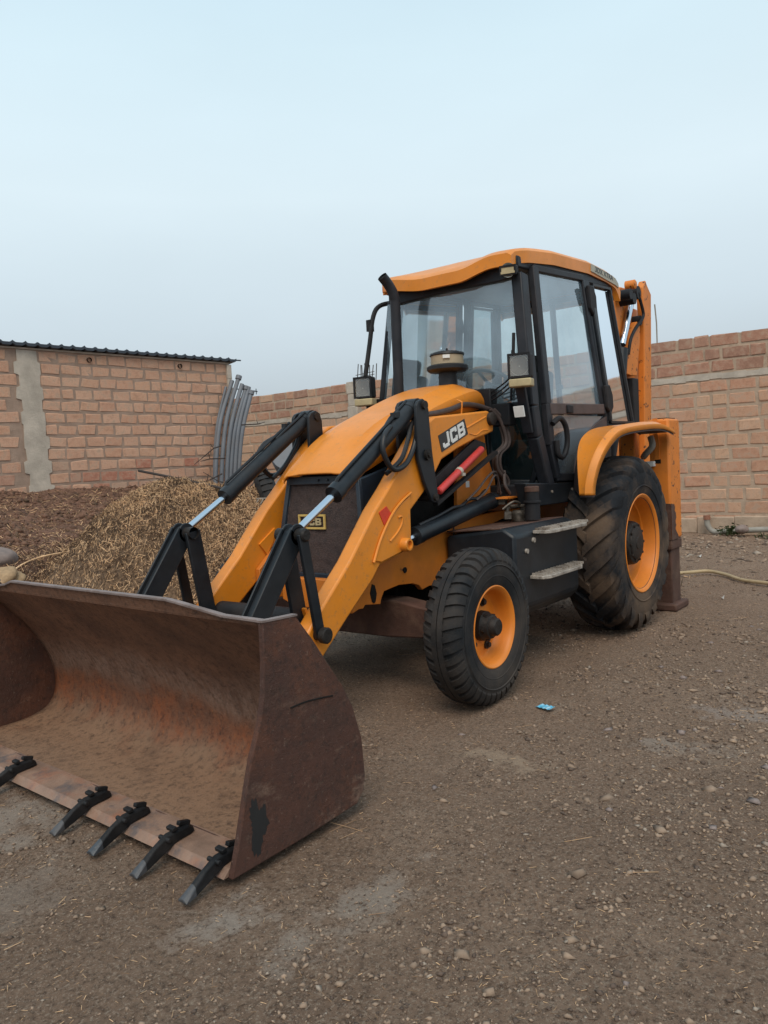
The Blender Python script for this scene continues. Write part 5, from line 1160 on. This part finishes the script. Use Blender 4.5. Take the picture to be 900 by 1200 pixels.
MB().prism([(-2.05, 2.9), (-2.05, 1.1), (-2.3, 1.1), (-2.35, 2.0), (-2.3, 2.9)], BY-.24, BY-.12).build('dipper', 'orange_worn', BL, bevel=.01)
bc = MB().tube([(-1.50, BY, 2.40), (-1.38, BY, 1.95), (-1.2, BY-.05, 1.3)], .055, 20); bco = bc.build('boom_cylinder', 'black', BL, smooth=True)
MB().tube([(-1.83, BY, 2.97), (-1.50, BY, 2.44)], .033, 16).build('rod', 'chrome', bco, smooth=True)
MB().tube([(-1.84, BY-.09, 2.98), (-1.84, BY+.06, 2.98)], .065, 20).tube([(-1.60, BY-.05, 2.88), (-1.60, BY+.10, 2.88)], .055, 16).tube([(-1.45, BY-.02, 2.90), (-1.45, BY+.12, 2.90)], .05, 16).tube([(-1.93, BY-.05, 2.72), (-1.93, BY+.04, 2.72)], .05, 16).tube(smooth_path([(-1.84, BY+.05, 2.98), (-1.95, BY+.06, 2.8), (-1.9, BY+.06, 2.72), (-1.75, BY+.05, 2.62), (-1.6, BY+.05, 2.5), (-1.55, BY+.04, 2.35)], 5), .016, 8).build('boom_pin', 'black_matt', BL, smooth=True)
MB().lathe([(-.05, .045), (.04, .045), (.05, .03), (.05, 0)], (-1.62, BY+.06, 3.02), 'y', 16).build('boom_knuckle', 'orange_worn', BL, smooth=True)
MB().box((-1.74, BY, 1.88), (.15, .08, .50)).build('control_box', 'black_matt', BL, bevel=.01)
MB().box((-1.75, .0, 1.2), (.45, .5, .6)).build('kingpost', 'orange_worn', BL, bevel=.03)

# ================================================================== LOOSE THINGS
# grey pipes leaning at the shed corner
sp_ = [(-4.36, -9.02, .9, -5.02, -9.05, 3.30), (-4.46, -8.96, .9, -5.10, -8.95, 3.34), (-4.56, -8.92, .9, -5.13, -8.88, 3.22), (-4.64, -8.90, .9, -5.20, -8.86, 3.12), (-4.72, -8.86, .9, -5.26, -8.82, 3.16), (-4.80, -8.83, .9, -5.25, -8.76, 3.02), (-4.40, -9.10, .9, -4.92, -9.14, 3.18)]
side = ['leftmost', 'second from the left', 'third from the left', 'fourth from the left', 'fifth from the left', 'sixth from the left', 'thin dark', 'rightmost']
for i, (x0, y0, z0_, x1, y1, z1) in enumerate(sp_):
    b = .16; pts = smooth_path([(x0, y0, z0_), (x0+(x1-x0)*.14, y0+(y1-y0)*.3, z0_+(z1-z0_)*.33), (x0+(x1-x0)*.42, y0+(y1-y0)*.65, z0_+(z1-z0_)*.66), (x1, y1, z1)], 8)
    dd = (pts[-1]-pts[-2]).normalized()
    o = MB().tube(pts, .043 if i != 6 else .028, 14).build('plastic_pipe', 'pvc', smooth=True)
    o['label'] = {0: 'leftmost wide grey pipe leaning against the shed corner', 1: 'second grey pipe from the left leaning at the shed corner, reaching highest', 2: 'third grey pipe from the left in the bundle leaning at the shed corner', 3: 'fourth grey pipe from the left in the bundle leaning at the shed corner', 4: 'fifth grey pipe from the left in the leaning bundle beside the shed', 5: 'rightmost grey pipe of the leaning bundle beside the shed', 6: 'thinner grey pipe tucked against the brickwork behind the leaning bundle', 7: 'rightmost and shortest grey pipe of the leaning bundle beside the shed'}[i]
    o['category'] = 'pipe'; o['group'] = 'grey pipes leaning at the shed corner'
    if i in (1, 3, 5): c = MB().tube([pts[-1]-dd*.02, pts[-1]+dd*.06], .062, 14).build('pipe_collar', 'pvc', o, smooth=True)
tw = empty('dead_bush', (-4.5, -8.7, .9)); tag(tw, 'bare dead thorny twigs poking out either side of the grey pipes', 'dead bush')
for (p, m_, q) in [((-4.35, -8.75, 1.95), (-4.12, -8.7, 1.9), (-3.75, -8.85, 1.60)), ((-4.4, -8.7, 1.7), (-4.1, -8.8, 1.70), (-3.9, -8.85, 1.66)), ((-4.45, -8.65, 1.2), (-4.2, -8.7, 1.25), (-3.95, -8.85, 1.45)), ((-4.3, -8.7, 1.4), (-4.0, -8.8, 1.27), (-3.7, -8.9, 1.18)), ((-4.7, -8.5, 1.45), (-4.95, -8.45, 1.7), (-5.15, -8.5, 1.92)), ((-4.7, -8.5, 2.35), (-5.1, -8.45, 2.37), (-5.35, -8.5, 2.42)), ((-4.65, -8.5, 1.55), (-4.95, -8.5, 1.56), (-5.3, -8.55, 1.52)), ((-4.7, -8.5, 1.0), (-4.95, -8.5, 1.2), (-5.15, -8.5, 1.32)), ((-4.75, -8.5, 1.5), (-4.8, -8.45, 1.36), (-5.0, -8.5, 1.30))]:
    b = MB(); b.tube([Vector(v)-tw.location for v in (p, m_, q)], [.014, .011, .006], 6)
    b.tube([Vector(m_)-tw.location, Vector(m_)-tw.location+Vector((rnd.uniform(-.1, .1), 0, rnd.uniform(.08, .16)))], [.008, .004], 5)
    b.build('twig', 'twig', tw)
# rod lying over the heap
o = MB().tube(smooth_path([(-.06, -5.41, 1.478), (-.12, -4.9, 1.385), (-.20, -4.40, 1.285), (-.26, -4.0, 1.20)], 3), .016, 8).build('bent_rod', 'twig', smooth=True); tag(o, 'thin dark metal rod lying across the top of the straw heap', 'rod')
# old tyre and drum behind the far arm
ot = MB().lathe([(-.10, .17), (-.12, .24), (-.11, .33), (-.07, .385), (0, .40), (.07, .385), (.11, .33), (.12, .24), (.10, .17), (.0, .16), (-.10, .17)], (0, 0, 0), 'y', 56)
for i in range(30):
    a = 2*math.pi*i/30; ot.box((.395*math.cos(a), 0, .395*math.sin(a)), (.03, .15, .04), Matrix.Rotation(-a, 3, 'Y'))
o = ot.build('old_tyre', 'tyre', smooth=True); o.location = (-.90, -3.93, 1.02); o.rotation_euler = (R(12), 0, R(50)); tag(o, 'old black tyre lying on the straw heap behind the far loader arm', 'tyre')
rk = MB()
for i in range(4): rk.bar((0+.055*i, 0, 0), (.09+.055*i, 0, .15), .012, .016)
rk.bar((-.02, 0, 0), (.2, 0, 0), .014, .016); rk.bar((.06, 0, .15), (.30, 0, .15), .014, .016)
o = rk.build('metal_rack', 'step'); o.location = (-.42, -3.74, .92); o.rotation_euler = (0, 0, R(140)); tag(o, 'small grey barred metal rack in front of the old tyre', 'rack')
o = MB().lathe([(-.30, 0), (-.30, .20), (-.25, .225), (.25, .225), (.30, .20), (.30, 0)], (0, 0, 0), 'x', 28).build('drum', 'pvc', smooth=True); o.location = (-1.95, -4.55, 1.50); o.rotation_euler = (0, R(-20), R(35)); tag(o, 'grey drum lying behind the far loader arm', 'drum')
o = MB().bar((-1.2, -4.1, 1.20), (-1.9, -4.2, 1.62), .05, .05).bar((-1.3, -4.05, 1.14), (-2.0, -4.1, 1.55), .05, .05).bar((-1.95, -4.5, 1.0), (-1.95, -4.5, 1.35), .08, .08).bar((-1.75, -4.7, .8), (-1.95, -4.5, 1.3), .05, .05).build('timber_trestle', 'stone'); tag(o, 'rough trestle of poles under the grey drum', 'trestle')
# boulder, sack, pale vine
def lump(name, m, loc, sc, label, cat, amp=.12, seed=0, sub=4):
    me = bpy.data.meshes.new(name); bm = bmesh.new(); bmesh.ops.create_icosphere(bm, subdivisions=sub, radius=1)
    for v in bm.verts:
        k = fbm(np.array([v.co.x*1.3+seed+v.co.z]), np.array([v.co.y*1.3+v.co.z*.7-seed]), 1.4, 4)[0]; v.co *= 1+amp*2*k
        v.co = Vector((v.co.x*sc[0], v.co.y*sc[1], v.co.z*sc[2]))
    bm.to_mesh(me); bm.free(); me.materials.append(M[m]); me.shade_smooth(); o = bpy.data.objects.new(name, me); COL.objects.link(o); o.location = loc; tag(o, label, cat); return o
lump('boulder', 'stone', (1.50, -6.15, .50), (.26, .24, .15), 'smooth rounded greyish pink boulder at the foot of the soil heap by the left edge', 'boulder', .08, 3)
lump('sack', 'sack', (1.84, -5.36, .33), (.27, .22, .15), 'crumpled tan sack just behind the far end of the bucket', 'sack', .32, 9)
o = MB().tube(smooth_path([(1.62, -5.55, .38), (1.30, -5.88, .43), (1.02, -5.96, .48), (.70, -5.94, .50), (.35, -5.80, .50)], 5), .011, 6).build('dry_vine', 'straw_light', smooth=True); tag(o, 'pale dry vine trailing from the straw heap towards the tan sack', 'vine')
# right side: hose, bent pipe, weeds, wrapper, litter
o = MB().tube(smooth_path([(-2.6, .25, gz1(-2.6, .25)+.03), (-2.862, .582, .04), (-2.99, .766, .045), (-2.86, .977, .035), (-2.565, 1.215, .03), (-2.427, 1.483, .03), (-2.1, 2.1, .03), (-1.6, 2.9, .03)], 8), .019, 10).build('garden_hose', 'rope', smooth=True); tag(o, 'pale yellow hose lying across the dirt at the right edge', 'hose')
o = MB().tube(smooth_path([(-8.03, -.575, .21), (-8.03, -.57, .12), (-8.02, -.52, .03), (-8.0, -.43, -.01), (-7.98, -.28, .0), (-7.96, -.1, .01), (-7.95, .15, .035), (-7.96, .6, .05), (-7.95, 1.3, .05), (-7.97, 2.2, .05)], 7), .048, 16).build('bent_pipe', 'pvc_pale', smooth=True); tag(o, 'pale dusty pipe lying along the foot of the brick wall with its end bent upright', 'pipe')
MB().tube([(-8.03, -.577, .20), (-8.03, -.58, .275)], .058, 16).build('pipe_cap', 'terracotta', o, smooth=True)
def weed(name, loc, n, hgt, spread, label, grp=None):
    X_ = []; V = []; F = []
    for i in range(n):
        a = rnd.uniform(0, 6.28); q = rnd.random()**.6*spread; b = Vector((math.cos(a)*q, math.sin(a)*q, 0)); h = hgt*rnd.uniform(.4, 1); l = rnd.uniform(.03, .07)
        c = b+Vector((rnd.uniform(-.04, .04), rnd.uniform(-.04, .04), h*rnd.uniform(.2, 1))); d1 = Vector((rnd.uniform(-1, 1), rnd.uniform(-1, 1), rnd.uniform(-.2, .8))).normalized()*l; d2 = d1.orthogonal().normalized()*l*.3
        k = len(V); V += [tuple(c), tuple(c+d1*.5+d2), tuple(c+d1), tuple(c+d1*.5-d2)]; F.append((k, k+1, k+2, k+3))
    m = MB().add(V, F)
    for i in range(7): a = rnd.uniform(0, 6.28); m.tube([(0, 0, 0), (math.cos(a)*spread*.6, math.sin(a)*spread*.6, hgt*.8)], [.004, .002], 4)
    o = m.build(name, 'leaf'); o.location = loc; tag(o, label, 'weed', grp, None); return o
weed('weed_plant', (-7.80, -.12, gz1(-7.8, -.12)), 260, .20, .22, 'small green leafy weed growing beside the bent pipe', 'weeds at the wall')
weed('weed_plant', (-7.4, .55, gz1(-7.4, .55)), 110, .09, .25, 'low green weed at the right edge in front of the brick wall', 'weeds at the wall')
lump('broken_stone', 'stone', (-7.6, .08, .08), (.12, .10, .07), 'pinkish broken stone lying beside the green weed', 'stone', .25, 5, 3)
lump('broken_stone', 'stone', (-6.2, .95, .06), (.10, .08, .05), 'flat broken stone near the right edge in front of the wall', 'stone', .3, 8, 3)
wr = MB(); 
for i in range(7):
    t0, t1 = i/7, (i+1)/7; wr.add([(t0*.11-.055, -.022, .004*(i % 2)), (t1*.11-.055, -.022, .004*((i+1) % 2)), (t1*.11-.055, .022, .006*((i+1) % 2)), (t0*.11-.055, .022, .006*(i % 2))], [(0, 1, 2, 3)])
o = wr.build('wrapper', 'blue'); o.location = (2.12, 1.25, gz1(2.12, 1.25)+.014); o.rotation_euler = (R(8), R(-4), R(70)); tag(o, 'crumpled bright blue wrapper lying on the dirt beside the front wheel', 'wrapper')
sf = o.modifiers.new('s', 'SOLIDIFY'); sf.thickness = .002
for (x, y, z, sz, lb) in ((-4.6, .22, .06, .09, 'white scrap of litter on the dirt near the foot of the wall'), (-1.6, 1.25, .02, .06, 'small pale scrap of litter on the dirt behind the rear wheel')):
    o = MB().add([(0, 0, 0), (sz, .01, .02), (sz*1.1, sz*.6, .0), (.02, sz*.5, .03)], [(0, 1, 2), (0, 2, 3)]).build('paper_scrap', 'paper'); o.location = (x, y, gz1(x, y)+.005); tag(o, lb, 'litter'); sf = o.modifiers.new('s', 'SOLIDIFY'); sf.thickness = .002
